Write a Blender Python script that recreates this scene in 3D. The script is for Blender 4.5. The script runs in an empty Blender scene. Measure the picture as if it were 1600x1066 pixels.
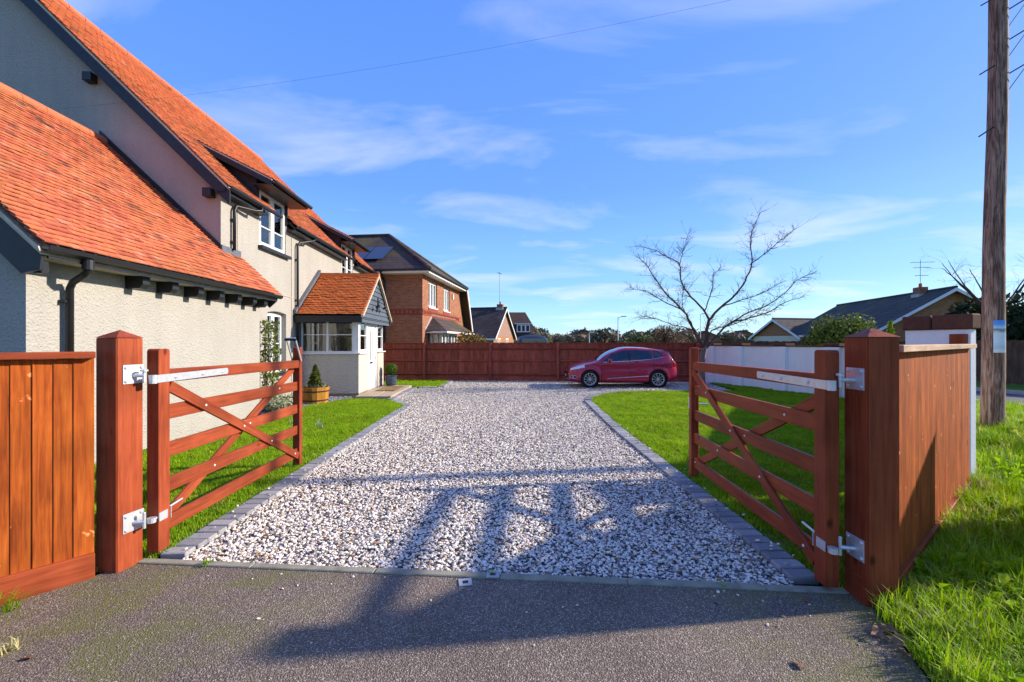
import bpy, bmesh, math, random
import numpy as np
from mathutils import Vector, Matrix, Euler, Quaternion
R = math.radians
random.seed(11); rng = np.random.default_rng(11)
scene = bpy.context.scene
COL = scene.collection

# ------------------------------------------------------------------ camera
cam_d = bpy.data.cameras.new('camera'); cam = bpy.data.objects.new('camera', cam_d); COL.objects.link(cam)
cam.location = (0, 0, 1.65); cam.rotation_euler = (R(90), 0, 0)
cam_d.sensor_width = 36; cam_d.lens = 15.53; cam_d.shift_y = 0.00125
cam_d.clip_start = 0.05; cam_d.clip_end = 3000
scene.camera = cam
# ------------------------------------------------------------------ sky and sun
SUN_AZ = R(7.5); SUN_EL = R(25)
sun_vec = Vector((math.cos(SUN_EL)*math.cos(SUN_AZ), math.cos(SUN_EL)*math.sin(SUN_AZ), math.sin(SUN_EL)))
world = bpy.data.worlds.new('World'); scene.world = world; world.use_nodes = True
wt = world.node_tree; wt.nodes.clear()
def build_sky():
    N = wt.nodes; L = wt.links
    out = N.new('ShaderNodeOutputWorld'); bg = N.new('ShaderNodeBackground'); bg.inputs['Strength'].default_value = 0.15
    sky = N.new('ShaderNodeTexSky'); sky.sky_type = 'NISHITA'; sky.sun_disc = False
    sky.sun_elevation = SUN_EL; sky.sun_rotation = R(90) - SUN_AZ
    sky.air_density = 1.0; sky.dust_density = 0.6; sky.ozone_density = 3.0
    tc = N.new('ShaderNodeTexCoord'); sep = N.new('ShaderNodeSeparateXYZ'); L.new(tc.outputs['Generated'], sep.inputs[0])
    # clear winter blue by height above the horizon, blended with the physical sky
    gr = N.new('ShaderNodeValToRGB'); L.new(sep.outputs['Z'], gr.inputs[0]); cr = gr.color_ramp
    st = [(0.0, (.43, .76, 1)), (.05, (.33, .68, 1)), (.12, (.205, .50, 1)), (.32, (.115, .315, 1)), (.6, (.09, .265, 1)), (1.0, (.08, .24, .9))]
    while len(cr.elements) < len(st): cr.elements.new(0.5)
    for e, (p, c) in zip(cr.elements, st): e.position = p; e.color = (*c, 1)
    sc = N.new('ShaderNodeMixRGB'); sc.blend_type = 'MULTIPLY'; sc.inputs[0].default_value = 1.0; L.new(gr.outputs[0], sc.inputs[1]); sc.inputs[2].default_value = (2.35, 2.3, 2.2, 1)
    hsv = N.new('ShaderNodeMixRGB'); hsv.inputs[0].default_value = 0.89; L.new(sky.outputs[0], hsv.inputs[1]); L.new(sc.outputs[0], hsv.inputs[2])
    mx = N.new('ShaderNodeMath'); mx.operation = 'MAXIMUM'; L.new(sep.outputs['Z'], mx.inputs[0]); mx.inputs[1].default_value = 0.0
    ad = N.new('ShaderNodeMath'); ad.operation = 'ADD'; L.new(mx.outputs[0], ad.inputs[0]); ad.inputs[1].default_value = 0.09
    dx = N.new('ShaderNodeMath'); dx.operation = 'DIVIDE'; L.new(sep.outputs['X'], dx.inputs[0]); L.new(ad.outputs[0], dx.inputs[1])
    dy = N.new('ShaderNodeMath'); dy.operation = 'DIVIDE'; L.new(sep.outputs['Y'], dy.inputs[0]); L.new(ad.outputs[0], dy.inputs[1])
    cb = N.new('ShaderNodeCombineXYZ'); L.new(dx.outputs[0], cb.inputs[0]); L.new(dy.outputs[0], cb.inputs[1])
    mp = N.new('ShaderNodeMapping'); mp.inputs['Rotation'].default_value = (0, 0, R(35)); mp.inputs['Scale'].default_value = (0.9, 1.5, 1); mp.inputs['Location'].default_value = (2.2, 9.3, 0)
    L.new(cb.outputs[0], mp.inputs['Vector'])
    nz = N.new('ShaderNodeTexNoise'); nz.inputs['Scale'].default_value = 0.85; nz.inputs['Detail'].default_value = 9; nz.inputs['Roughness'].default_value = 0.55; nz.inputs['Distortion'].default_value = 0.5
    L.new(mp.outputs[0], nz.inputs['Vector'])
    rp = N.new('ShaderNodeValToRGB'); e = rp.color_ramp.elements; e[0].position = 0.49; e[0].color = (0, 0, 0, 1); e[1].position = 0.80; e[1].color = (0.62, 0.62, 0.62, 1)
    L.new(nz.outputs[0], rp.inputs[0])
    mix = N.new('ShaderNodeMixRGB'); L.new(rp.outputs[0], mix.inputs[0]); L.new(hsv.outputs[0], mix.inputs[1]); mix.inputs[2].default_value = (2.25, 2.28, 2.3, 1)
    L.new(mix.outputs[0], bg.inputs['Color']); L.new(bg.outputs[0], out.inputs['Surface'])
build_sky()
sun_d = bpy.data.lights.new('sun', 'SUN'); sun_d.energy = 2.6; sun_d.angle = R(1.7); sun_d.color = (1.0, 0.89, 0.73)
sun = bpy.data.objects.new('sun', sun_d); COL.objects.link(sun); sun.rotation_euler = (-sun_vec).to_track_quat('-Z', 'Y').to_euler()
vs = scene.view_settings; vs.view_transform = 'Standard'; vs.look = 'None'; vs.gamma = 1.0; vs.use_curve_mapping = False
vs.exposure = 1.72
scene.cycles.max_bounces = 5; scene.cycles.transparent_max_bounces = 12; scene.cycles.use_denoising = True

# ------------------------------------------------------------------ material helpers
class NT:
    def __init__(s, name):
        s.m = bpy.data.materials.new(name); s.m.use_nodes = True; s.t = s.m.node_tree; s.t.nodes.clear()
        s.out = s.t.nodes.new('ShaderNodeOutputMaterial')
    def n(s, typ, ins=None, **props):
        nd = s.t.nodes.new('ShaderNode' + typ)
        for k, v in props.items(): setattr(nd, k, v)
        for k, v in (ins or {}).items():
            sk = nd.inputs[k]
            if hasattr(v, 'links') and hasattr(v, 'node'): s.t.links.new(v, sk)
            else: sk.default_value = v
        return nd
    def obj(s): return s.n('TexCoord').outputs['Object']
    def geo(s): return s.n('NewGeometry').outputs['Position']
    def mapv(s, vec, scale=(1, 1, 1), loc=(0, 0, 0), rot=(0, 0, 0)):
        return s.n('Mapping', {'Vector': vec, 'Scale': scale, 'Location': loc, 'Rotation': rot}).outputs[0]
    def noise(s, vec, scale=5, detail=4, rough=0.55, dist=0.0):
        return s.n('TexNoise', {'Vector': vec, 'Scale': scale, 'Detail': detail, 'Roughness': rough, 'Distortion': dist}).outputs[0]
    def ramp(s, fac, stops, interp='LINEAR'):
        r = s.n('ValToRGB', {'Fac': fac}); cr = r.color_ramp; cr.interpolation = interp
        while len(cr.elements) < len(stops): cr.elements.new(0.5)
        for e, (p, c) in zip(cr.elements, stops):
            e.position = p; e.color = (c[0], c[1], c[2], 1) if not isinstance(c, (int, float)) else (c, c, c, 1)
        return r.outputs[0]
    def mix(s, f, a, b, mode='MIX'):
        def c(v): return v if hasattr(v, 'links') else ((v[0], v[1], v[2], 1) if not isinstance(v, (int, float)) else (v, v, v, 1))
        return s.n('MixRGB', {0: f, 1: c(a), 2: c(b)}, blend_type=mode).outputs[0]
    def math(s, op, a, b=0.0):
        return s.n('Math', {0: a, 1: b}, operation=op).outputs[0]
    def vadd(s, a, b): return s.n('VectorMath', {0: a, 1: b}, operation='ADD').outputs[0]
    def rand(s): return s.n('ObjectInfo').outputs['Random']
    def attr(s, name): return s.n('Attribute', attribute_name=name)
    def bump(s, h, strength=0.5, dist=0.01): return s.n('Bump', {'Height': h, 'Strength': strength, 'Distance': dist}).outputs[0]
    def pbr(s, color, rough=0.7, normal=None, metal=0.0, spec=0.35, **kw):
        ins = {'Base Color': color if hasattr(color, 'links') else (color[0], color[1], color[2], 1), 'Roughness': rough, 'Metallic': metal, 'Specular IOR Level': spec}
        if normal is not None: ins['Normal'] = normal
        ins.update(kw)
        b = s.n('BsdfPrincipled', ins); s.t.links.new(b.outputs[0], s.out.inputs['Surface']); return s.m

def plain(name, col, rough=0.6, metal=0.0, spec=0.35, var=0.12, scale=6, bump=0.0):
    t = NT(name); v = t.vadd(t.obj(), t.n('CombineXYZ', {0: t.math('MULTIPLY', t.rand(), 9.0)}).outputs[0])
    nz = t.noise(v, scale, 5)
    c = t.mix(1.0, t.ramp(nz, [(0.25, tuple(x*(1-var) for x in col)), (0.75, tuple(min(1, x*(1+var)) for x in col))]), t.ramp(t.rand(), [(0, 0.93), (1, 1.0)]), 'MULTIPLY')
    return t.pbr(c, rough, t.bump(t.noise(v, scale*12, 3), bump, 0.004) if bump else None, metal, spec)

def wood(name, axis, base, dark, light, rough=0.62, knots=True, streak=1.0, flecks=True):
    t = NT(name)
    rnd = t.rand(); off = t.n('CombineXYZ', {0: t.math('MULTIPLY', rnd, 13.0), 1: t.math('MULTIPLY', rnd, 37.0), 2: t.math('MULTIPLY', rnd, 7.0)}).outputs[0]
    v = t.vadd(t.obj(), off)
    sc = [14, 14, 14]; sc['xyz'.index(axis)] = 0.9
    g = t.noise(t.mapv(v, sc), 2.2, 6, 0.6, 0.8)
    sc2 = [60, 60, 60]; sc2['xyz'.index(axis)] = 1.6
    fine = t.noise(t.mapv(v, sc2), 2.0, 3, 0.6)
    c = t.ramp(g, [(0.28, dark), (0.5, base), (0.78, light)])
    c = t.mix(0.4*streak, c, t.ramp(fine, [(0.3, 0.42), (0.7, 1.22)]), 'MULTIPLY')
    blot = t.noise(v, 2.3, 3)
    c = t.mix(0.7, c, t.ramp(blot, [(0.3, 0.55), (0.7, 1.2)]), 'MULTIPLY')
    c = t.mix(1.0, c, t.ramp(rnd, [(0, 0.82), (1, 1.1)]), 'MULTIPLY')
    if knots:
        ks = [5.0, 5.0, 5.0]; ks['xyz'.index(axis)] = 3.0
        vo = t.n('TexVoronoi', {'Vector': t.mapv(v, ks), 'Scale': 0.9, 'Randomness': 1.0}).outputs['Distance']
        c = t.mix(t.ramp(vo, [(0.05, 1.0), (0.12, 0.0)]), c, tuple(x*0.45 for x in dark))
        if flecks: c = t.mix(t.math('MULTIPLY', t.ramp(t.noise(v, 9, 2), [(0.69, 0.0), (0.73, 0.8)]), t.ramp(t.noise(v, 45, 2), [(0.45, 0.0), (0.58, 1.0)])), c, tuple(min(1, x*2.1+0.08) for x in light))
    return t.pbr(c, t.ramp(fine, [(0.2, rough-0.12), (0.8, rough+0.1)]), t.bump(t.mix(0.4, g, fine), 0.35, 0.004), spec=0.12)

M = {}
REDB, REDD, REDL = (0.29, 0.058, 0.022), (0.20, 0.037, 0.014), (0.36, 0.083, 0.032)
for ax in 'xyz':
    M['gate_'+ax] = wood('gate_stain_'+ax, ax, REDB, REDD, REDL, 0.5, True, 0.6, False)
    M['fence_'+ax] = wood('fence_stain_'+ax, ax, (0.36, 0.078, 0.012), (0.19, 0.034, 0.007), (0.46, 0.13, 0.02), 0.75)
    M['dark_'+ax] = wood('far_fence_stain_'+ax, ax, (0.36, 0.085, 0.05), (0.26, 0.06, 0.035), (0.44, 0.115, 0.07), 0.7, False)
    M['old_'+ax] = wood('weathered_boards_'+ax, ax, (0.11, 0.07, 0.045), (0.07, 0.045, 0.03), (0.16, 0.11, 0.075), 0.85, False)
M['caplight'] = wood('bare_cap_timber', 'x', (0.55, 0.36, 0.24), (0.45, 0.27, 0.17), (0.65, 0.46, 0.33), 0.7, False)
M['galv'] = plain('galvanised_steel', (0.62, 0.64, 0.66), 0.42, 0.55, 0.5, 0.12, 30)
M['black'] = plain('black_gloss_timber', (0.016, 0.017, 0.021), 0.45, 0, 0.4, 0.3, 8)
M['gutter'] = plain('black_plastic', (0.014, 0.014, 0.016), 0.42, 0, 0.35, 0.2)
M['upvc'] = plain('white_upvc', (0.72, 0.72, 0.72), 0.35, 0, 0.45, 0.03)
M['lead'] = plain('lead_flashing', (0.12, 0.13, 0.15), 0.5, 0.2, 0.4, 0.2)
M['mortar'] = plain('cream_mortar', (0.55, 0.47, 0.36), 0.9, 0, 0.2, 0.2, 12, 0.3)
M['iron'] = plain('black_iron', (0.02, 0.02, 0.022), 0.5, 0.3, 0.4)
M['int'] = plain('room_interior', (0.3, 0.27, 0.24), 0.9)
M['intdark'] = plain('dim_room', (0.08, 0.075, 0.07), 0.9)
M['curtain'] = plain('curtain_cloth', (0.42, 0.42, 0.43), 0.9, 0, 0.2, 0.2, 4)
M['coat'] = plain('dark_cloth', (0.02, 0.022, 0.026), 0.9)

def render_mat(name, col, strength=1.0, scale=42, dist=0.028):
    t = NT(name); v = t.obj()
    n1 = t.noise(v, scale, 3, 0.6); n2 = t.n('TexVoronoi', {'Vector': v, 'Scale': scale*0.9, 'Randomness': 1.0}, feature='SMOOTH_F1').outputs['Distance']
    big = t.noise(v, 0.8, 5); streak = t.noise(t.mapv(v, (3, 3, 0.35)), 1.5, 4)
    c = t.ramp(big, [(0.3, tuple(x*0.9 for x in col)), (0.7, col)])
    c = t.mix(0.35, c, t.ramp(streak, [(0.3, 0.8), (0.65, 1.0)]), 'MULTIPLY')
    c = t.mix(0.25, c, t.ramp(n1, [(0.3, 0.75), (0.6, 1.0)]), 'MULTIPLY')
    return t.pbr(c, 0.92, t.bump(t.mix(0.5, n1, n2), strength, dist), spec=0.15)
M['render'] = render_mat('cream_roughcast', (0.39, 0.368, 0.33))
M['rough'] = render_mat('cream_tyrolean_render', (0.55, 0.49, 0.41), 1.0, 22, 0.05)
M['whitewall'] = render_mat('white_painted_render', (0.9, 0.89, 0.86), 0.35, 40, 0.006)

def tile_mat(name, stops, moss=0.5):
    t = NT(name); a = t.attr('tcol'); fac = a.outputs['Fac']; v = t.geo()
    c = t.ramp(fac, stops)
    c = t.mix(0.45, c, t.ramp(t.noise(v, 22, 4), [(0.3, 0.7), (0.7, 1.15)]), 'MULTIPLY')
    stain = t.ramp(t.noise(t.mapv(v, (1, .6, 1)), 0.9, 6, 0.6), [(0.5, 0.0), (0.66, 1.0)])
    c = t.mix(t.math('MULTIPLY', t.math('MULTIPLY', stain, t.ramp(t.noise(v, 11, 4), [(.4, .25), (.6, 1)])), 0.55*moss), c, (0.2, 0.085, 0.025))
    lich = t.math('MULTIPLY', t.ramp(t.noise(v, 1.6, 5, 0.6), [(0.5, 0.0), (0.7, 1.0)]), t.ramp(t.noise(v, 30, 3), [(0.52, 0.0), (0.62, 1.0)]))
    c = t.mix(t.math('MULTIPLY', lich, moss), c, (0.36, 0.22, 0.06))
    return t.pbr(c, 0.85, t.bump(t.noise(v, 60, 4), 0.4, 0.004), spec=0.2)
M['tile'] = tile_mat('red_clay_tile', [(0.0, (0.33, 0.076, 0.04)), (0.25, (0.42, 0.108, 0.056)), (0.5, (0.50, 0.138, 0.066)), (0.75, (0.49, 0.15, 0.06)), (0.93, (0.52, 0.21, 0.125)), (1.0, (0.2, 0.075, 0.05))], 0.95)
M['ptile'] = tile_mat('orange_clay_tile', [(0.0, (0.38, 0.08, 0.022)), (0.5, (0.52, 0.13, 0.032)), (1.0, (0.42, 0.13, 0.04))], 0.3)
M['coping'] = tile_mat('brown_coping', [(0.0, (0.10, 0.04, 0.028)), (1.0, (0.14, 0.055, 0.035))], 0.6)

def glass_mat(name, tint=(1, 1, 1), refl=1.0):
    t = NT(name); fr = t.n('Fresnel', {'IOR': 1.6}).outputs[0]
    tr = t.n('BsdfTransparent', {'Color': (*tint, 1)}).outputs[0]; gl = t.n('BsdfGlossy', {'Color': (0.95, 0.97, 1, 1), 'Roughness': 0.02}).outputs[0]
    mx = t.n('MixShader', {0: t.math('MULTIPLY', fr, refl), 1: tr, 2: gl}); t.t.links.new(mx.outputs[0], t.out.inputs['Surface']); return t.m
M['glass'] = glass_mat('window_glass', (0.9, 0.93, 0.93), 1.5)
M['carglass'] = glass_mat('tinted_car_glass', (0.34, 0.37, 0.39), 1.4)

# ------------------------------------------------------------------ mesh helpers
class MB:
    def __init__(s): s.v = []; s.f = []; s.c = []
    def add(s, vs, fs, c=None):
        o = len(s.v); s.v += [tuple(p) for p in vs]; s.f += [tuple(i+o for i in f) for f in fs]; s.c += [0.5 if c is None else c]*len(vs); return s
    def box(s, x0, x1, y0, y1, z0, z1, c=None):
        return s.add([(x0,y0,z0),(x1,y0,z0),(x1,y1,z0),(x0,y1,z0),(x0,y0,z1),(x1,y0,z1),(x1,y1,z1),(x0,y1,z1)],
                     [(3,2,1,0),(4,5,6,7),(0,1,5,4),(1,2,6,5),(2,3,7,6),(3,0,4,7)], c)
    def prism(s, poly, axis, t0, t1, c=None):   # poly in the other two axes, extruded along axis
        n = len(poly)
        def p(a, b, t): return (t, a, b) if axis == 'x' else ((a, t, b) if axis == 'y' else (a, b, t))
        vs = [p(a, b, t0) for a, b in poly] + [p(a, b, t1) for a, b in poly]
        fs = [tuple(range(n)), tuple(range(2*n-1, n-1, -1))] + [(i, i+n, (i+1) % n + n, (i+1) % n) for i in range(n)]
        return s.add(vs, fs, c)
    def tube(s, pts, rad, n=8, caps=True):
        pts = [Vector(p) for p in pts]; rings = []
        rad = rad if isinstance(rad, (list, tuple)) else [rad]*len(pts)
        up = Vector((0, 0, 1)); o = len(s.v); prev = None
        for i, p in enumerate(pts):
            d = (pts[min(i+1, len(pts)-1)] - pts[max(i-1, 0)])
            d = d.normalized() if d.length > 1e-9 else Vector((0, 0, 1))
            if prev is None:
                a = d.cross(up) if abs(d.dot(up)) < 0.95 else d.cross(Vector((1, 0, 0)))
            else: a = prev - d*prev.dot(d)
            if a.length < 1e-6: a = d.orthogonal()
            a.normalize(); prev = a; b = d.cross(a)
            for k in range(n):
                q = 2*math.pi*k/n; s.v.append(tuple(p + (a*math.cos(q) + b*math.sin(q))*rad[i])); s.c.append(0.5)
        for i in range(len(pts)-1):
            for k in range(n):
                s.f.append((o+i*n+k, o+i*n+(k+1) % n, o+(i+1)*n+(k+1) % n, o+(i+1)*n+k))
        if caps: s.f.append(tuple(o+k for k in range(n))[::-1]); s.f.append(tuple(o+(len(pts)-1)*n+k for k in range(n)))
        return s
    def lathe(s, prof, n=16, c=(0, 0, 0), axis='z', caps=True):
        o = len(s.v)
        for r, h in prof:
            for k in range(n):
                q = 2*math.pi*k/n; a, b = r*math.cos(q), r*math.sin(q)
                p = (a, b, h) if axis == 'z' else ((a, h, b) if axis == 'y' else (h, a, b))
                s.v.append((p[0]+c[0], p[1]+c[1], p[2]+c[2])); s.c.append(0.5)
        for i in range(len(prof)-1):
            for k in range(n): s.f.append((o+i*n+k, o+i*n+(k+1) % n, o+(i+1)*n+(k+1) % n, o+(i+1)*n+k))
        if caps and prof[0][0] > 1e-5: s.f.append(tuple(o+k for k in range(n))[::-1])
        if caps and prof[-1][0] > 1e-5: s.f.append(tuple(o+(len(prof)-1)*n+k for k in range(n)))
        return s
    def mesh(s, name, mat, bevel=0.0, smooth=False, recalc=True, seg=1):
        me = bpy.data.meshes.new(name); me.from_pydata(s.v, [], s.f)
        at = me.attributes.new('tcol', 'FLOAT', 'POINT'); at.data.foreach_set('value', s.c)
        if bevel or recalc:
            bm = bmesh.new(); bm.from_mesh(me)
            if bevel: bmesh.ops.bevel(bm, geom=[e for e in bm.edges], offset=bevel, segments=seg, affect='EDGES', clamp_overlap=True)
            bmesh.ops.recalc_face_normals(bm, faces=bm.faces); bm.to_mesh(me); bm.free()
        if smooth: me.polygons.foreach_set('use_smooth', [True]*len(me.polygons))
        if mat: me.materials.append(M[mat] if isinstance(mat, str) else mat)
        return me
    def build(s, name, mat, parent=None, bevel=0.0, smooth=False, recalc=True, seg=1):
        return link(name, s.mesh(name, mat, bevel, smooth, recalc, seg), parent)

def link(name, me, parent=None, mtx=None):
    o = bpy.data.objects.new(name, me); COL.objects.link(o)
    if parent: o.parent = parent
    if mtx is not None: o.matrix_local = mtx
    return o
def tag(o, label=None, cat=None, group=None, kind=None):
    if label: o['label'] = label
    if cat: o['category'] = cat
    if group: o['group'] = group
    if kind: o['kind'] = kind
    return o
def thing(name, label, cat, loc=(0, 0, 0), rz=0.0, group=None):
    o = bpy.data.objects.new(name, None); COL.objects.link(o); o.empty_display_size = 0.2
    o.location = loc; o.rotation_euler = (0, 0, rz); return tag(o, label, cat, group)
def bar(name, p0, p1, w, t, mat, parent, nrm=(0, 1, 0), bevel=0.0):
    """board from p0 to p1: long axis is its local x, width w, thickness t along nrm"""
    p0, p1, nrm = Vector(p0), Vector(p1), Vector(nrm).normalized()
    d = p1-p0; l = d.length; x = d.normalized(); y = (nrm - x*nrm.dot(x)).normalized(); z = x.cross(y)
    m = MB().box(-l/2, l/2, -t/2, t/2, -w/2, w/2)
    mt = Matrix((x, y, z)).transposed().to_4x4(); mt.translation = (p0+p1)/2
    return link(name, m.mesh(name, mat, bevel), parent, mt)
def sheet(name, poly, z, mat, kind='structure', label=None, res=None):
    me = bpy.data.meshes.new(name)
    me.from_pydata([(x, y, z) for x, y in poly], [], [tuple(range(len(poly)))])
    bm = bmesh.new(); bm.from_mesh(me); bmesh.ops.recalc_face_normals(bm, faces=bm.faces)
    for f in bm.faces:
        if f.normal.z < 0: f.normal_flip()
    bm.to_mesh(me); bm.free(); me.materials.append(M[mat])
    o = bpy.data.objects.new(name, me); COL.objects.link(o); return tag(o, label, None, None, kind)
def inpoly(P, poly):
    x, y = P[:, 0], P[:, 1]; ins = np.zeros(len(P), bool); n = len(poly)
    for i in range(n):
        x0, y0 = poly[i]; x1, y1 = poly[(i+1) % n]
        c = ((y0 > y) != (y1 > y)); xi = (x1-x0)*(y-y0)/((y1-y0) if abs(y1-y0) > 1e-12 else 1e-12)+x0
        ins ^= c & (x < xi)
    return ins

_src = bpy.data.collections.new('scatter_sources')
def source(name, me):
    o = bpy.data.objects.new(name, me); return o
def scatter(name, pts, rots, scls, idx, meshes, label, parent=None, kind='stuff'):
    col = bpy.data.collections.new(name+'_pieces')
    for i, me in enumerate(meshes):
        o = bpy.data.objects.new('%s_piece_%02d' % (name, i), me); col.objects.link(o)
    me = bpy.data.meshes.new(name); me.vertices.add(len(pts)); me.vertices.foreach_set('co', np.asarray(pts, np.float32).ravel())
    a = me.attributes.new('rot', 'FLOAT_VECTOR', 'POINT'); a.data.foreach_set('vector', np.asarray(rots, np.float32).ravel())
    a = me.attributes.new('scl', 'FLOAT_VECTOR', 'POINT'); a.data.foreach_set('vector', np.asarray(scls, np.float32).ravel())
    a = me.attributes.new('pick', 'INT', 'POINT'); a.data.foreach_set('value', np.asarray(idx, np.int32))
    g = bpy.data.node_groups.new(name+'_scatter', 'GeometryNodeTree')
    g.interface.new_socket('Geometry', in_out='INPUT', socket_type='NodeSocketGeometry'); g.interface.new_socket('Geometry', in_out='OUTPUT', socket_type='NodeSocketGeometry')
    N = g.nodes; L = g.links; gi = N.new('NodeGroupInput'); go = N.new('NodeGroupOutput')
    ip = N.new('GeometryNodeInstanceOnPoints'); ci = N.new('GeometryNodeCollectionInfo'); ci.inputs[0].default_value = col
    ci.inputs['Separate Children'].default_value = True; ci.inputs['Reset Children'].default_value = True
    def na(nm, dt):
        n = N.new('GeometryNodeInputNamedAttribute'); n.data_type = dt; n.inputs[0].default_value = nm; return n.outputs[0]
    er = N.new('FunctionNodeEulerToRotation'); L.new(na('rot', 'FLOAT_VECTOR'), er.inputs[0])
    L.new(gi.outputs[0], ip.inputs['Points']); L.new(ci.outputs[0], ip.inputs['Instance']); ip.inputs['Pick Instance'].default_value = True
    L.new(na('pick', 'INT'), ip.inputs['Instance Index']); L.new(er.outputs[0], ip.inputs['Rotation']); L.new(na('scl', 'FLOAT_VECTOR'), ip.inputs['Scale'])
    L.new(ip.outputs[0], go.inputs[0])
    o = bpy.data.objects.new(name, me); COL.objects.link(o)
    if parent: o.parent = parent
    md = o.modifiers.new('scatter', 'NODES'); md.node_group = g
    return tag(o, label if not parent else None, None, None, kind)

# ------------------------------------------------------------------ ground materials
def mk_grounds():
    t = NT('tarmac'); v = t.geo()
    sp = t.n('TexVoronoi', {'Vector': v, 'Scale': 130.0, 'Randomness': 1.0}); d = sp.outputs['Distance']; cc = sp.outputs['Color']
    g = t.n('SeparateColor', {0: cc}).outputs[0]
    c = t.ramp(g, [(0.0, (0.185, 0.14, 0.105)), (0.5, (0.30, 0.23, 0.17)), (0.85, (0.42, 0.325, 0.245)), (0.95, (0.65, 0.55, 0.44))])
    c = t.mix(t.ramp(d, [(0.3, 0.0), (0.55, 0.8)]), c, (0.09, 0.068, 0.05))
    c = t.mix(0.75, c, t.ramp(t.noise(v, 1.3, 6, .62), [(0.3, 0.66), (0.7, 1.15)]), 'MULTIPLY')
    sx = t.n('SeparateXYZ', {0: v}); X, Y = sx.outputs[0], sx.outputs[1]
    mo = t.ramp(t.noise(v, 2.6, 6, 0.65), [(0.44, 0.0), (0.58, 1.0)])
    mo = t.math('MULTIPLY', mo, t.ramp(t.noise(v, 60, 3), [(0.42, 0.0), (0.56, 1.0)]))
    edge = t.math('MAXIMUM', t.ramp(X, [(0.0, 0.0), (1.0, 1.0)]), 0.0)
    near = t.ramp(t.math('MULTIPLY', t.math('ABSOLUTE', X), 0.4), [(0.36, 0.0), (0.72, 1.0)])
    c = t.mix(t.math('MULTIPLY', mo, near), c, (0.13, 0.135, 0.03))
    M['tarmac'] = t.pbr(c, 0.85, t.bump(d, 0.9, 0.006), spec=0.3)
    t = NT('road_asphalt'); v = t.geo()
    c = t.ramp(t.noise(v, 40, 4), [(0.3, (0.05, 0.052, 0.058)), (0.7, (0.085, 0.088, 0.095))]); M['road'] = t.pbr(c, 0.8, t.bump(t.noise(v, 90, 3), 0.4, 0.005))
    t = NT('gravel_bed'); v = t.geo()
    vo = t.n('TexVoronoi', {'Vector': v, 'Scale': 42.0, 'Randomness': 1.0}); g = t.n('SeparateColor', {0: vo.outputs['Color']}).outputs[0]
    c = t.ramp(g, [(0.0, (0.12, 0.12, 0.125)), (0.25, (0.36, 0.345, 0.34)), (0.5, (0.68, 0.63, 0.58)), (0.8, (0.84, 0.8, 0.74)), (1.0, (0.55, 0.42, 0.28))])
    c = t.mix(t.ramp(vo.outputs['Distance'], [(0.4, 0.0), (0.7, 0.85)]), c, (0.06, 0.055, 0.05))
    M['gravelbed'] = t.pbr(c, 0.85, t.bump(vo.outputs['Distance'], 1.0, 0.03))
    t = NT('pebble'); v = t.obj(); r = t.rand()
    c = t.ramp(r, [(0.0, (0.07, 0.07, 0.08)), (0.08, (0.24, 0.235, 0.24)), (0.16, (0.46, 0.435, 0.41)), (0.27, (0.8, 0.74, 0.67)), (0.48, (0.93, 0.89, 0.83)), (0.74, (0.66, 0.60, 0.53)), (0.82, (0.9, 0.84, 0.77)), (0.93, (0.5, 0.33, 0.15)), (0.97, (0.3, 0.14, 0.08)), (1.0, (0.10, 0.1, 0.11))], 'CONSTANT')
    c = t.mix(0.4, c, t.ramp(t.noise(v, 1.7, 3), [(0.3, 0.6), (0.7, 1.15)]), 'MULTIPLY'); c = t.mix(1.0, c, (1.0, 0.95, 0.87), 'MULTIPLY')
    M['pebble'] = t.pbr(c, 0.7, t.bump(t.noise(v, 5, 3), 0.3, 0.1), spec=0.3)
    t = NT('slate_chipping'); r = t.rand(); M['slate'] = t.pbr(t.ramp(r, [(0, (0.08, 0.08, 0.1)), (0.6, (0.2, 0.2, 0.24)), (1, (0.33, 0.31, 0.31))]), 0.7)
    t = NT('turf'); v = t.geo()
    c = t.ramp(t.noise(v, 14, 5), [(0.3, (0.06, 0.11, 0.008)), (0.7, (0.12, 0.2, 0.012))])
    c = t.mix(t.ramp(t.noise(v, 1.3, 4), [(0.45, 0.0), (0.7, 0.5)]), c, (0.11, 0.15, 0.02)); M['turf'] = t.pbr(c, 0.9, t.bump(t.noise(v, 120, 3), 0.8, 0.02), spec=0.2)
    t = NT('soil'); v = t.geo(); M['soil'] = t.pbr(t.ramp(t.noise(v, 20, 5), [(0.3, (0.03, 0.025, 0.018)), (0.7, (0.08, 0.06, 0.04))]), 0.95, t.bump(t.noise(v, 70, 3), 0.8, 0.02))
    def blade(name, stops, tr=0.35):
        t = NT(name); r = t.rand(); v = t.geo()
        c = t.ramp(r, stops); c = t.mix(0.6, c, t.ramp(t.noise(v, 1.0, 4), [(0.3, 0.62), (0.7, 1.2)]), 'MULTIPLY')
        h = t.attr('tcol').outputs['Fac']
        c = t.mix(1.0, c, t.ramp(h, [(0.0, (0.9, 0.85, 0.6)), (0.4, (1, 1, 1))]), 'MULTIPLY')
        b = t.n('BsdfPrincipled', {'Base Color': c, 'Roughness': 0.5, 'Specular IOR Level': 0.18}); tl = t.n('BsdfTranslucent', {'Color': t.mix(1.0, c, (1.25, 1.2, 0.5), 'MULTIPLY')})
        mx = t.n('MixShader', {0: tr, 1: b.outputs[0], 2: tl.outputs[0]}); t.t.links.new(mx.outputs[0], t.out.inputs['Surface']); M[name] = t.m
    blade('lawn_blade', [(0, (0.16, 0.30, 0.005)), (0.55, (0.25, 0.43, 0.007)), (0.9, (0.34, 0.48, 0.010)), (1.0, (0.4, 0.4, 0.07))])
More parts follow.
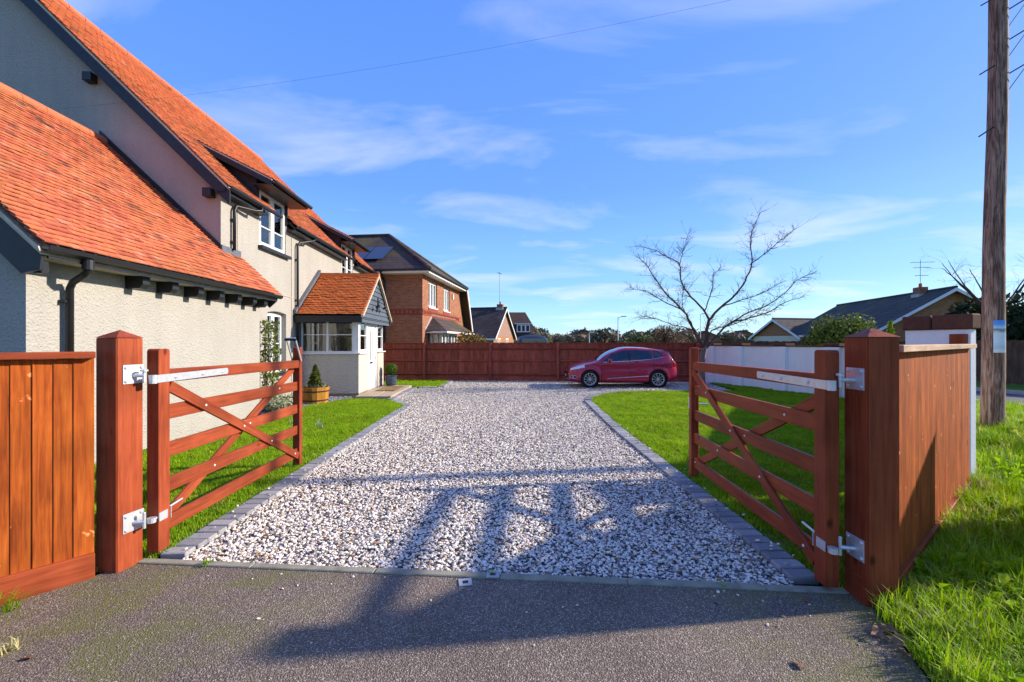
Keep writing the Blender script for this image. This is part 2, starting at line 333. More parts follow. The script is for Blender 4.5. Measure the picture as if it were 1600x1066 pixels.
    blade('verge_blade', [(0, (0.15, 0.29, 0.006)), (0.5, (0.27, 0.46, 0.008)), (0.88, (0.38, 0.55, 0.012)), (0.95, (0.5, 0.5, 0.15)), (1.0, (0.55, 0.5, 0.33))])
    def leafm(name, a, b, tr=0.25):
        t = NT(name); h = t.attr('tcol').outputs['Fac']; v = t.geo()
        c = t.ramp(h, [(0, a), (1, b)]); c = t.mix(0.4, c, t.ramp(t.noise(v, 6, 3), [(0.3, 0.7), (0.7, 1.15)]), 'MULTIPLY')
        bs = t.n('BsdfPrincipled', {'Base Color': c, 'Roughness': 0.6, 'Specular IOR Level': 0.12}); tl = t.n('BsdfTranslucent', {'Color': c})
        mx = t.n('MixShader', {0: tr, 1: bs.outputs[0], 2: tl.outputs[0]}); t.t.links.new(mx.outputs[0], t.out.inputs['Surface']); M[name] = t.m
    leafm('leaf_bush', (0.05, 0.08, 0.014), (0.2, 0.24, 0.04)); leafm('leaf_dark', (0.012, 0.024, 0.01), (0.03, 0.055, 0.018))
    leafm('leaf_box', (0.05, 0.10, 0.01), (0.14, 0.22, 0.02)); leafm('leaf_conifer', (0.03, 0.05, 0.008), (0.10, 0.11, 0.014)); leafm('leaf_grey', (0.12, 0.17, 0.1), (0.34, 0.4, 0.28))
    leafm('leaf_autumn', (0.09, 0.09, 0.015), (0.28, 0.13, 0.02)); leafm('leaf_brown', (0.09, 0.06, 0.03), (0.2, 0.15, 0.07), 0.1); leafm('leaf_far', (0.09, 0.08, 0.06), (0.2, 0.155, 0.1), 0.1)
    leafm('leaf_fargreen', (0.06, 0.08, 0.035), (0.14, 0.155, 0.06), 0.1); leafm('leaf_lime', (0.12, 0.2, 0.01), (0.3, 0.4, 0.03)); leafm('leaf_climber', (0.05, 0.08, 0.015), (0.22, 0.26, 0.06)); leafm('leaf_pale', (0.16, 0.2, 0.08), (0.5, 0.48, 0.36))
    leafm('leaf_ivy', (0.025, 0.06, 0.02), (0.05, 0.12, 0.035)); leafm('leaf_dead', (0.12, 0.055, 0.03), (0.26, 0.15, 0.09), 0.1)
    M['bark'] = plain('bark', (0.17, 0.13, 0.105), 0.9, 0, 0.2, 0.4, 14, 0.8); M['bark_dark'] = plain('twig_bark', (0.10, 0.055, 0.045), 0.9, 0, 0.2, 0.3, 14)
    t = NT('block_paver'); v = t.geo(); c = t.ramp(t.rand(), [(0, (0.2, 0.195, 0.2)), (0.5, (0.27, 0.262, 0.265)), (1, (0.34, 0.325, 0.32))]); c = t.mix(0.6, c, t.ramp(t.noise(v, 55, 4), [(0.3, 0.7), (0.7, 1.2)]), 'MULTIPLY')
    M['paver'] = t.pbr(c, 0.85, t.bump(t.noise(v, 160, 3), 0.5, 0.004))
    M['concrete'] = plain('edging_concrete', (0.27, 0.25, 0.18), 0.9, 0, 0.2, 0.3, 9, 0.5); M['stone'] = plain('step_slab_stone', (0.4, 0.31, 0.22), 0.9, 0, 0.2, 0.25, 6, 0.4)
    M['kerb'] = plain('kerb_concrete', (0.33, 0.31, 0.28), 0.9, 0, 0.2, 0.2, 5, 0.4); M['paint'] = plain('road_paint', (0.75, 0.75, 0.73), 0.7, 0, 0.3, 0.12, 30)
mk_grounds()

# ------------------------------------------------------------------ ground sheets
def H_dir(): pass
FL_A, FL_B = (-2.95, 3.12), (-4.35, 1.42)           # roadside fence, near left
THR_L, THR_R = (-2.80, 3.325), (2.22, 2.925)        # threshold edging line
FR_A, FR_B = (2.42, 2.82), (5.10, 4.93)
W1, W2, W3 = (8.05, 18.40), (9.84, 13.10), (5.05, 5.62)   # white wall
ROAD_D = Vector((-0.25, 0.97)).normalized(); ROAD_N = Vector((ROAD_D.y, -ROAD_D.x)); ROAD_C = Vector((13.7, 12.45))
def road_pt(off, s): p = ROAD_C + ROAD_N*off + ROAD_D*s; return (p.x, p.y)
sheet('ground', [(-900, -900), (900, -900), (900, 1800), (-900, 1800)], -0.06, 'turf')
DRIVE = [THR_L, THR_R, (1.94, 2.95), (1.9, 8.4), (2.03, 12.6), (2.35, 13.7), (2.9, 14.35), (3.5, 14.85), (4.1, 15.05), (7.6, 15.15), (8.1, 18.55), (-5.2, 19.6), (-5.2, 16.1), (-4.6, 16.0), (-3.5, 12.9), (-2.66, 11.55), (-2.6, 8), (-2.52, 3.33)]
sheet('gravel_drive', DRIVE, -0.028, 'gravelbed')
sheet('pavement', [THR_L, FL_A, FL_B, (-14, -3.0), (-14, -14), (9, -14), (3.2, -3.0), (1.62, 0.9), (2.03, 2.14), (2.25, 2.76), THR_R], 0.0, 'tarmac')
LAWN_L = [(-2.72, 3.36), (-2.77, 7.0), (-2.80, 11.5), (-3.45, 12.55), (-4.7, 12.85), (-5.05, 11.9), (-5.55, 9.9), (-5.60, 5.0), (-5.55, 2.6), (-4.35, 1.46), (-3.0, 3.1), (-2.93, 3.36)]
LAWN_R = [(2.16, 2.97), (2.13, 8.4), (2.24, 12.6), (2.55, 13.5), (3.05, 14.15), (3.6, 14.6), (4.2, 14.82), (7.7, 14.95), (8.1, 18.3), W1, W2, W3, (4.9, 4.95), (2.5, 3.0)]
LAWN_F = [(-3.45, 16.25), (-2.72, 16.4), (-2.7, 19.1), (-5.2, 19.4), (-5.2, 16.3)]
VERGE = [(2.25, 2.76), (2.03, 2.14), (1.62, 0.9), (3.2, -3.0), (9, -14), (14, -14), road_pt(-1.15, -16), road_pt(-1.15, 40), (W1[0]+0.25, W1[1]+14), (W1[0]+0.2, W1[1]), (W2[0]+0.22, W2[1]), (5.2, 5.0), (2.45, 2.80)]
sheet('lawn', LAWN_L, 0.0, 'turf'); sheet('lawn', LAWN_R, 0.0, 'turf'); sheet('lawn', LAWN_F, 0.0, 'turf')
def bank(x, y):
    s_ = (x-2.42)*.783+(y-2.82)*.622; a = np.clip((s_-3.0)/2.9, 0, 1); b = np.clip((s_-7.2)/3.0, 0, 1)
    return 0.33*(a*a*(3-2*a))*(1-b*b*(3-2*b))
vg = sheet('verge', VERGE, 0.012, 'turf')
def shape_verge(o):
    bm = bmesh.new(); bm.from_mesh(o.data); bmesh.ops.triangulate(bm, faces=bm.faces)
    for k in range(9):
        es = [e for e in bm.edges if e.calc_length() > 0.7 and min((v.co.xy-Vector((7, 6))).length for v in e.verts) < max(9, e.calc_length())]
        if not es: break
        bmesh.ops.subdivide_edges(bm, edges=es, cuts=1); bmesh.ops.triangulate(bm, faces=bm.faces)
    for v in bm.verts: v.co.z += float(bank(v.co.x, v.co.y))
    bm.to_mesh(o.data); bm.free(); o.data.polygons.foreach_set('use_smooth', [True]*len(o.data.polygons))
shape_verge(vg)
sheet('planting_bed', [(-5.62, 9.9), (-5.05, 11.9), (-4.62, 12.85), (-4.60, 13.4), (-6.5, 13.4), (-6.4, 9.6)], 0.006, 'soil')
sheet('road', [road_pt(-1.25, -60), road_pt(3.0, -60), road_pt(3.0, 220), road_pt(-1.25, 220)], -0.03, 'road')
sheet('lane_marking', [road_pt(-0.06, -60), road_pt(0.06, -60), road_pt(0.06, 220), road_pt(-0.06, 220)], -0.026, 'paint')
def kerb():
    m = MB(); a, b = road_pt(3.0, -20), road_pt(3.15, 200)
    p = [road_pt(3.0, -20), road_pt(3.15, -20), road_pt(3.15, 200), road_pt(3.0, 200)]
    m.prism(p, 'z', -0.05, 0.09); tag(m.build('kerb', 'kerb'), kind='structure')
    sheet('verge', [road_pt(3.15, -20), road_pt(5.6, -20), road_pt(5.6, 200), road_pt(3.15, 200)], 0.07, 'turf')
    # threshold concrete edging, laid in lengths
    d = Vector(THR_R)-Vector(THR_L); L = d.length; u = d.normalized(); n = Vector((-u.y, u.x))
    base = MB(); base.box(0, L, -0.03, 0.03, -0.1, 0.004)
    o = base.build('threshold_edging', 'concrete'); tag(o, kind='structure'); o.location = (THR_L[0], THR_L[1], 0); o.rotation_euler = (0, 0, math.atan2(u.y, u.x))
    x = 0.0
    while x < L-0.05:
        l = min(0.9+random.uniform(-0.03, 0.03), L-x); mm = MB().box(x+0.004, x+l-0.004, -0.034, 0.034, -0.05, 0.012+random.uniform(-0.003, 0.004))
        mm.build('edging_stone', 'concrete', o, 0.006); x += l
kerb()
def pavers():
    me = [MB().box(-0.1, 0.1, -0.059, 0.059, -0.06, 0.0).mesh('paver', 'paver', 0.008) for _ in range(1)][0]
    edge = tag(link('block_edging', MB().box(-2.76, -2.58, 3.4, 11.4, -0.09, -0.03).mesh('block_edging', 'soil')), kind='structure')
    def line(pts, pitch=0.134):
        for (x0, y0), (x1, y1) in zip(pts[:-1], pts[1:]):
            d = Vector((x1-x0, y1-y0)); n = max(1, int(round(d.length/pitch)))
            for i in range(n):
                p = Vector((x0, y0)) + d*((i+0.5)/n)
                mt = Matrix.Translation((p.x+random.uniform(-.004, .004), p.y, 0.022+random.uniform(-.004, .003))) @ Matrix.Rotation(math.atan2(d.y, d.x)-math.pi/2+random.uniform(-.012, .012), 4, 'Z') @ Matrix.Rotation(random.uniform(-.02, .02), 4, 'Y')
                link('paver', me, edge, mt)
    line([(-2.615, 3.40), (-2.67, 7.0), (-2.71, 11.45)])
    line([(-2.78, 11.6), (-3.38, 12.62)]); line([(-3.5, 12.75), (-3.55, 16.0)], 0.14); line([(-3.4, 16.15), (-2.75, 16.28)], 0.14); line([(-2.62, 16.4), (-2.6, 19.0)], 0.14)
    line([(2.04, 3.06), (2.01, 8.4), (2.13, 12.5)]); line([(2.18, 12.65), (2.45, 13.6), (2.97, 14.25), (3.55, 14.72), (4.15, 14.93), (7.4, 15.03)], 0.18)
pavers()

# ------------------------------------------------------------------ gravel, slate, grass
def pebbles():
    out = []
    for k in range(6):
        bm = bmesh.new(); bmesh.ops.create_icosphere(bm, subdivisions=1, radius=0.5)
        sx, sy, sz = random.uniform(.8, 1.25), random.uniform(.6, 1.0), random.uniform(.36, .58)
        for v in bm.verts: v.co = Vector((v.co.x*sx, v.co.y*sy, v.co.z*sz))*random.uniform(.75, 1.2)
        me = bpy.data.meshes.new('pebble'); bm.to_mesh(me); bm.free(); out.append(me)
    return out
def scat(name, poly, dens_fn, dmax, meshes, smin, smax, z, label, tilt=math.pi, upright=False, mat=None, hmul=(0.8, 1.3)):
    for m in meshes:
        if mat: m.materials.append(M[mat])
    P = np.array(poly); lo, hi = P.min(0), P.max(0); n = int(dmax*(hi[0]-lo[0])*(hi[1]-lo[1]))
    pts = rng.uniform(lo, hi, (n, 2)); pts = pts[inpoly(pts, poly)]
    # keep what the picture can show, with a margin for a step aside
    vis = (np.abs(pts[:, 0]) < 1.25*pts[:, 1]+1.2) & (pts[:, 1] > 0.6); pts = pts[vis]
    keep = rng.uniform(0, 1, len(pts)) < dens_fn(pts); pts = pts[keep]
    if name == 'gravel':   # stones kicked out over the edging
        k = 130; yy = rng.uniform(3.2, 11, k); side = rng.uniform(0, 1, k) < .5; xx = np.where(side, -2.55-np.abs(rng.normal(0, .1, k)), 1.97+np.abs(rng.normal(0, .1, k))); ex = np.stack([xx, yy], 1); pts = np.vstack([pts, ex])
    n = len(pts)
    zz = np.full((n, 1), z) + (rng.uniform(-0.006, 0.010, (n, 1)) if not upright else 0)
    if name == 'gravel': zz[-130:] = 0.034
    if name in ('verge_grass', 'verge_weeds'): zz = zz + bank(pts[:, 0], pts[:, 1])[:, None]
    rots = rng.uniform(0, 2*math.pi, (n, 3))
    if upright: rots[:, :2] = rng.uniform(-0.2, 0.2, (n, 2))
    else: rots[:, :2] = rng.uniform(-0.45, 0.45, (n, 2))
    s = rng.uniform(smin, smax, (n, 1)); sc = np.repeat(s, 3, 1)
    if upright:
        px_, py_ = pts[:, 0], pts[:, 1]; pat = np.sin(px_*2.1+1.3*np.sin(py_*1.7))*np.sin(py_*2.4+np.sin(px_*3.1))+0.5*np.sin(px_*6.3+py_*4.1)
        sc[:, 2] *= rng.uniform(hmul[0], hmul[1], n)*(1+0.22*pat)
    return scatter(name, np.hstack([pts, zz]), rots, sc, rng.integers(0, len(meshes), n), meshes, label)
peb = pebbles()
def gd(p): return np.clip(1.35-p[:, 1]/11.0, 0.12, 1.0)
scat('gravel', DRIVE, gd, 3000, peb, 0.016, 0.036, -0.014, 'loose white, grey and tan pebbles covering the driveway', mat='pebble')
scat('slate_chippings', [(-5.5, 10.0), (-5.0, 12.0), (-4.6, 12.9), (-4.75, 13.3), (-6.2, 13.3), (-6.0, 10.0)], lambda p: np.ones(len(p)), 700, pebbles(), 0.03, 0.07, 0.012, 'grey slate chippings on the bed by the porch wall', mat='slate')
def tufts(n_blades, spread, h, w, bend, var=4):
    out = []
    for k in range(var):
        m = MB()
        for b in range(n_blades):
            a = random.uniform(0, 2*math.pi); r = spread*math.sqrt(random.random()); x, y = r*math.cos(a), r*math.sin(a)
            hh = h*random.uniform(.55, 1.15); d = random.uniform(0, 2*math.pi); be = bend*hh*random.uniform(.2, 1.2); ww = w*random.uniform(.7, 1.2)
            px, py = -math.sin(d)*ww/2, math.cos(d)*ww/2; bx, by = math.cos(d), math.sin(d)
            o = len(m.v)
            m.v += [(x-px, y-py, 0), (x+px, y+py, 0), (x+bx*be*.35+px*.8, y+by*be*.35+py*.8, hh*.6), (x+bx*be*.35-px*.8, y+by*be*.35-py*.8, hh*.6), (x+bx*be, y+by*be, hh*(1-.25*min(1, be/hh)))]
            m.c += [0, 0, .6, .6, 1]; m.f += [(o, o+1, o+2, o+3), (o+3, o+2, o+4)]
        out.append(m.mesh('tuft', None, recalc=False))
    return out
scat('lawn_grass', LAWN_L, lambda p: np.ones(len(p)), 420, tufts(26, 0.055, 0.042, 0.0045, 0.6), 0.8, 1.25, 0.0, 'short green lawn grass in front of the cottage', upright=True, mat='lawn_blade')
scat('lawn_grass', LAWN_R, lambda p: np.clip(1.3-p[:, 1]/22, .5, 1), 380, tufts(26, 0.06, 0.042, 0.005, 0.6), 0.8, 1.25, 0.0, 'short green lawn grass behind the right-hand gate', upright=True, mat='lawn_blade')
scat('lawn_grass', LAWN_F, lambda p: np.ones(len(p)), 150, tufts(24, 0.08, 0.045, 0.008, 0.6), 0.9, 1.4, 0.0, 'short strip of lawn grass before the back fence', upright=True, mat='lawn_blade')
vr = lambda p: np.clip(1.25-p[:, 1]/14, .25, 1)*np.clip(0.35+2.2*(p[:, 0]-(1.55+0.24*p[:, 1])), 0.15, 1)
scat('verge_grass', VERGE, vr, 560, tufts(20, 0.06, 0.15, 0.0055, 0.8), 0.65, 1.3, 0.01, 'long bright green grass on the roadside verge', upright=True, mat='verge_blade', hmul=(0.6, 1.25))

def weedleaf():
    out = []
    for k in range(4):
        m = MB()
        for b in range(9):
            a = b*2.4+random.random(); l = random.uniform(.03, .06); w = l*.42; ca, sa = math.cos(a), math.sin(a); h = random.uniform(.03, .085)
            P = [(.008, 0, h*.4), (l*.45, w, h), (l, 0, h*random.uniform(.7, 1.1)), (l*.45, -w, h)]
            m.add([(x*ca-y*sa, x*sa+y*ca, z) for x, y, z in P], [(0, 1, 2, 3)], random.uniform(.5, 1))
        out.append(m.mesh('weed', None, recalc=False))
    return out
scat('verge_weeds', VERGE, lambda p: np.clip(1.2-p[:, 1]/9, 0, 1)*np.clip(-.2+1.6*np.sin(p[:, 0]*2.3)*np.sin(p[:, 1]*2.9)+.5, 0, 1)*(p[:, 0] > 2.0+.1*p[:, 1]), 130, weedleaf(), 0.8, 1.5, 0.03, 'broad-leaved weeds growing among the verge grass', upright=True, mat='verge_blade')

# ------------------------------------------------------------------ gates, posts, roadside fences
def gate_post(label, c, rz, size, face, hy):
    """square post with pyramid top; hinge plates on the side facing face (+1 local x, -1 local -x)"""
    t = thing('gate_post', label, 'gate post', (c[0], c[1], 0), rz, 'square gate posts'); s = size/2
    m = MB().add([(-s, -s, -0.3), (s, -s, -0.3), (s, s, -0.3), (-s, s, -0.3), (-s, -s, 1.683), (s, -s, 1.683), (s, s, 1.683), (-s, s, 1.683)],
                 [(3, 2, 1, 0), (0, 1, 5, 4), (1, 2, 6, 5), (2, 3, 7, 6), (3, 0, 4, 7), (4, 5, 6, 7)])
    m.build('shaft', 'gate_z', t, 0.006, seg=2)
    e = s+0.004
    MB().add([(-e, -e, 1.684), (e, -e, 1.684), (e, e, 1.684), (-e, e, 1.684), (0, 0, 1.742)], [(3, 2, 1, 0), (0, 1, 4), (1, 2, 4), (2, 3, 4), (3, 0, 4)]).build('pyramid_cap', 'gate_z', t)
    for z, lower in ((1.415, False), (0.33, True)):
        x0 = face*s; x1 = face*(s+0.006)
        pl = MB().box(min(x0, x1), max(x0, x1), hy-0.075, hy+0.075, z-0.07, z+0.07).build('hinge_plate', 'galv', t, 0.0015)
        for dy in (-.055, .055):
            for dz in (-.05, .05):
                MB().lathe([(0.013, 0), (0.013, 0.004), (0.008, 0.009)], 8, (0, 0, 0), 'x').build('bolt_head', 'galv', pl).matrix_local = Matrix.Translation((face*(s+0.0062), hy+dy, z+dz)) @ (Matrix.Identity(4) if face > 0 else Matrix.Rotation(math.pi, 4, 'Z'))
        g = 0.062 if face > 0 else 0.085
        px = face*(s+g); py = hy+(0.03 if face > 0 else 0.02)
        MB().tube([(face*(s+.004), hy, z-.01), (face*(s+g*0.55), hy+0.01, z-.01), (px, py, z-.01)], 0.014, 8).build('hook_arm', 'galv', pl)
        MB().lathe([(0.011, -0.05), (0.011, 0.065), (0.007, 0.07)] if lower else [(0.011, -0.045), (0.011, 0.03), (0.026, 0.031), (0.026, 0.042), (0.02, 0.047)], 10, (px, py, z-.012)).build('hinge_pin', 'galv', pl)
    return t
u11 = (0.982, -0.191)
gate_post('sunlit reddish-brown square gate post beside the left roadside fence', (-2.895, 3.262), R(-11), 0.188, 1, 0.02)
gate_post('shaded reddish-brown square gate post beside the orange-brown verge fence', (2.316, 2.85), R(0), 0.2, -1, 0.0)

def gate(label, org, rz, s, brace):
    t = thing('field_gate', label, 'gate', (org[0], org[1], 0), rz, 'pair of five-bar gates'); L = 2.55
    def stile(name, x0, x1, z0, z1, b):
        r = b; prof = [(x0, z0), (x1, z0), (x1, z1-r), (x1-r*0.3, z1-r*0.3), (x1-r, z1), (x0+r, z1), (x0+r*0.3, z1-r*0.3), (x0, z1-r)]
        m = MB().prism(prof, 'y', -0.045, 0.045); return m.build(name, 'gate_z', t, 0.004)
    stile('hanging_stile', 0, 0.118, 0.05, 1.60, 0.02); stile('shutting_stile', L-0.085, L, 0.03, 1.585, 0.012)
    tops = [1.432, 1.15, 0.85, 0.572, 0.272]
    for i, z in enumerate(tops):
        w = 0.1 if i == 0 else 0.115; th = 0.07 if i == 0 else 0.032
        sag = -0.02
        bar('top_rail' if i == 0 else 'rail', (0.10, 0, z-w/2+0.006), (L-0.07, 0, z-w/2+sag), w, th, 'gate_x', t, bevel=0.004)
    zt, zb = 1.335, 0.16
    a, b = ((0.13, zt-0.03), (L-0.10, zb)) if brace == 'down' else ((0.13, zb), (L-0.10, zt-0.03))
    c, d = ((0.13, zb+0.08), (L-0.12, zt-0.03)) if brace == 'down' else ((0.13, zt-0.06), (L-0.15, zb+0.06))
    bar('brace', (a[0], s*0.029, a[1]), (b[0], s*0.029, b[1]), 0.088, 0.024, 'gate_x', t, bevel=0.003)
    bar('brace', (c[0], -s*0.029, c[1]), (d[0], -s*0.029, d[1]), 0.088, 0.024, 'gate_x', t, bevel=0.003)
    def zb_at(x, p, q): return p[1]+(q[1]-p[1])*(x-p[0])/(q[0]-p[0])
    bolt = MB().lathe([(0.011, 0), (0.011, 0.003), (0.006, 0.008)], 8, (0, 0, 0), 'y').mesh('bolt', 'upvc')
    for z in tops[1:]:
        zc = z-0.0575
        for p, q, off in ((a, b, 0.0412), (c, d, 0.0162)):
            x = p[0]+(zc-p[1])*(q[0]-p[0])/(q[1]-p[1])
            if 0.12 < x < L-0.1: link('bolt', bolt, t, Matrix.Translation((x, s*off, zc)) @ (Matrix.Identity(4) if s > 0 else Matrix.Rotation(math.pi, 4, 'Z')))
    # top strap hinge over stile and rail, lower eye strap
    y = s*0.0455; st = MB(); prof = [(-0.02, 1.342), (0.86, 1.348), (0.875, 1.362), (0.875, 1.394), (0.86, 1.406), (-0.02, 1.402)]
    st.prism(prof, 'y', min(y, y+s*0.007), max(y, y+s*0.007)); st = st.build('hinge_strap', 'galv', t, 0.001)
    for x in (0.17, 0.5, 0.78):
        MB().lathe([(0.014, 0), (0.014, 0.004), (0.007, 0.010)], 10, (0, 0, 0), 'y').build('bolt_head', 'galv', st).matrix_local = Matrix.Translation((x, y+s*0.0072, 1.375)) @ (Matrix.Identity(4) if s > 0 else Matrix.Rotation(math.pi, 4, 'Z'))
    MB().lathe([(0.026, -0.032), (0.026, 0.032)], 12, (-0.042, y-s*0.012, 1.372)).build('hinge_eye', 'galv', st, smooth=False)
    lo = MB().box(-0.002, 0.085, min(y, y+s*0.006), max(y, y+s*0.006), 0.285, 0.35); lo.build('hinge_strap', 'galv', t)
    eb = MB().tube([(0.0, y-s*0.02, 0.315), (-0.03, y-s*0.02, 0.315)], 0.012, 8); eb.lathe([(0.028, -0.018), (0.028, 0.018)], 12, (-0.045, y-s*0.02, 0.315)); eb.build('hinge_eye', 'galv', t)
    # adjuster plate and rod through the back of the stile
    m = MB().box(0.119, 0.126, min(s*0.01, s*0.05), max(s*0.01, s*0.05), 0.27, 0.36); m.tube([(0.122, s*0.02, 0.345), (0.29, s*0.02, 0.36)], 0.008, 6); m.build('adjuster_bracket', 'galv', t)
    return t, L
gl, L_ = gate('sunlit open five-bar gate with a throw-over loop, swung back over the cottage lawn', (-2.733, 3.36), R(92.6), -1, 'down')
# throw-over loop on the shutting stile of the left gate
m = MB(); m.tube([(L_-0.06, -0.055, 1.40), (L_-0.24, -0.055, 1.70)], 0.012, 6); m.tube([(L_-0.06, 0.055, 1.40), (L_-0.24, 0.055, 1.70)], 0.012, 6); m.tube([(L_-0.24, -0.055, 1.70), (L_-0.24, 0.055, 1.70)], 0.012, 6); m.build('throw_over_loop', 'galv', gl)
MB().tube([(L_-0.25, -0.07, 1.685), (L_-0.25, 0.07, 1.685)], 0.017, 8).build('loop_grip', 'iron', gl)
gr, L_ = gate('shaded open five-bar gate swung back over the lawn by the white wall', (2.089, 2.879), R(87.1), 1, 'up')
m = MB(); m.box(L_-0.02, L_+0.004, -0.0475, 0.0475, 0.84, 0.98); m.tube([(L_-0.04, -0.05, 0.9), (L_-0.04, -0.17, 0.9)], 0.01, 6); m.build('latch', 'galv', gr)

def road_fence(label, a, b, top, capmat, gravel_h, pitch, flip):
    first_cap_over = 0.0
    a, b = Vector(a), Vector(b); d = b-a; L = d.length; rz = math.atan2(d.y, d.x)
    t = thing('board_fence', label, 'fence', (a.x, a.y, 0), rz, 'board fences either side of the gates')
    MB().box(-first_cap_over, L, -0.045, 0.062, top-0.045, top).build('capping_rail', capmat, t, 0.003)
    MB().box(0, L, 0.0, 0.03, -0.02, gravel_h).build('gravel_board', 'gate_x', t, 0.003)
    for z in (0.35, 0.85, 1.35): MB().box(0, L, -0.06, -0.022, z, z+0.07).build('arris_rail', 'fence_x', t)
    n = int(L/pitch); h = top-0.045-gravel_h+0.01
    # feather-edge board: thick one side, thin the other
    bm_ = [MB().prism(([(0.0, -0.012), (pitch+0.010, -0.004), (pitch+0.010, 0.004+k*0.001), (0.0, -0.003)] if flip else [(-0.002, -0.004), (pitch+0.010, -0.012), (pitch+0.010, -0.003), (-0.002, 0.004+k*0.001)]), 'z', 0, h).mesh('board', 'fence_z', 0.0015) for k in range(3)]
    for i in range(n+1):
        if i*pitch+pitch > L+0.02: break
        link('board', bm_[i % 3], t, Matrix.Translation((i*pitch, random.uniform(-.001, .001), gravel_h-0.012)))
    for x in (L-0.05, L/2):
        MB().box(x, x+0.09, -0.16, -0.062, -0.2, top-0.05).build('fence_post', 'gate_z', t, 0.004)
    return t
road_fence('sunlit board fence running from the left gate post toward the road corner', FL_A, FL_B, 1.585, 'gate_x', 0.17, 0.096, True)
road_fence('narrow orange-brown board fence with pale capping between post and verge', FR_B, FR_A, 1.632, 'caplight', 0.13, 0.105, False)

# ------------------------------------------------------------------ tile helper
def tile_field(part, org, u, up, width, length, w, g, mat, th=0.012, hole=None, individual=0, cam_local=None, jitter=1.0, name='tile', dip=0.0):
    """courses of plain tiles on a slope; org = eave corner, u along the eave, up the slope (unit, part space).
    the nearest `individual` tiles become objects, the rest one joined mesh"""
    u, up, org = Vector(u).normalized(), Vector(up).normalized(), Vector(org); nrm = u.cross(up)
    if nrm.z < 0: nrm = -nrm
    nu, nv = int(width/w), int(length/g); tiles = []
    for j in range(nv+1):
        sh = (0.5 if j % 2 else 0.0)
        for i in range(-1, nu+1):
            a0 = (i+sh)*w; a1 = a0+w*0.985
            a0, a1 = max(a0, 0), min(a1, width)
            if a1-a0 < w*0.25: continue
            p = org + u*((a0+a1)/2) + up*(j*g)
            if hole and hole((a0+a1)/2, j*g, p): continue
            tiles.append((p, a1-a0, j))
    def mtx(p):
        ang = R(11.5)+random.gauss(0, 0.008)*jitter
        ux = (u+up*random.gauss(0, 0.010)*jitter).normalized(); vy = (up - nrm*math.tan(ang)*0 - ux*ux.dot(up)).normalized(); nz = ux.cross(vy)
        if nz.z < 0: ux = -ux; nz = ux.cross(vy)
        rot = Matrix((ux, vy, nz)).transposed().to_4x4() @ Matrix.Rotation(-ang, 4, 'X')
        sag = dip*math.sin(p.dot(u)*1.7)*0
        rot.translation = p + nrm*(0.046+random.gauss(0, 0.0022)*jitter + sag) + up*random.gauss(0, 0.005)*jitter
        return rot
    order = list(range(len(tiles)))
    sel = set()
    if individual and cam_local is not None:
        order.sort(key=lambda k: (tiles[k][0]-cam_local).length); sel = set(order[:individual])
    protos = {}
    field = MB()
    ll = g*1.55
    def tilemb(wd, c):
        m = MB(); h = wd/2; arch = 0.004
        m.add([(-h, 0, -th), (h, 0, -th), (h, 0, 0), (0, 0, arch), (-h, 0, 0), (-h, ll, -th), (h, ll, -th), (h, ll, 0), (0, ll, arch), (-h, ll, 0)],
              [(0, 1, 2, 3, 4), (4, 3, 8, 9), (3, 2, 7, 8), (1, 6, 7, 2), (5, 0, 4, 9)], c); return m
    for k, (p, wd, j) in enumerate(tiles):
        c = min(1, max(0, random.gauss(0.5, 0.24)))
        if random.random() < 0.03: c = 1.0
        mt = mtx(p)
        if k in sel:
            key = (round(wd, 2), int(c*8))
            if key not in protos: protos[key] = tilemb(wd, (int(c*8)+0.5)/9).mesh(name, mat, recalc=False)
            link(name, protos[key], part, mt)
        else:
            tm = tilemb(wd, c); field.add([mt @ Vector(v) for v in tm.v], tm.f, c)
    if field.v:
        o = field.build(name+'_courses', mat, part, recalc=False); o['kind'] = 'stuff'
    return part

# ------------------------------------------------------------------ cottage
CT = thing('cottage', 'cream rendered cottage with red clay tile roofs, dormers and a glazed porch', 'house', (-6.295, 9.55, 0), math.atan(0.0435))
CTI = CT.matrix_basis.inverted() if False else (Matrix.Translation((-6.295, 9.55, 0)) @ Matrix.Rotation(math.atan(0.0435), 4, 'Z')).inverted()
CAML = CTI @ Vector((0, 0, 1.65))
def wall_with_holes(name, mat, parent, plane, pos, thick, a0, a1, z0, z1, holes, top=None):
    """vertical wall as strips round rectangular holes. plane 'x': wall at x=pos spanning y; plane 'y': at y=pos spanning x"""
    m = MB(); xs = sorted({a0, a1, *[h[0] for h in holes], *[h[1] for h in holes]})
    for p, q in zip(xs[:-1], xs[1:]):
        cuts = sorted([(h[2], h[3]) for h in holes if h[0] <= p+1e-6 and h[1] >= q-1e-6]); z = z0
        for c0, c1 in cuts+[(z1, z1)]:
            if c0 > z+1e-6:
                if plane == 'x': m.box(pos-thick, pos, p, q, z, c0)
                else: m.box(p, q, pos, pos+thick, z, c0)
            z = max(z, c1)
    return m.build(name, mat, parent)
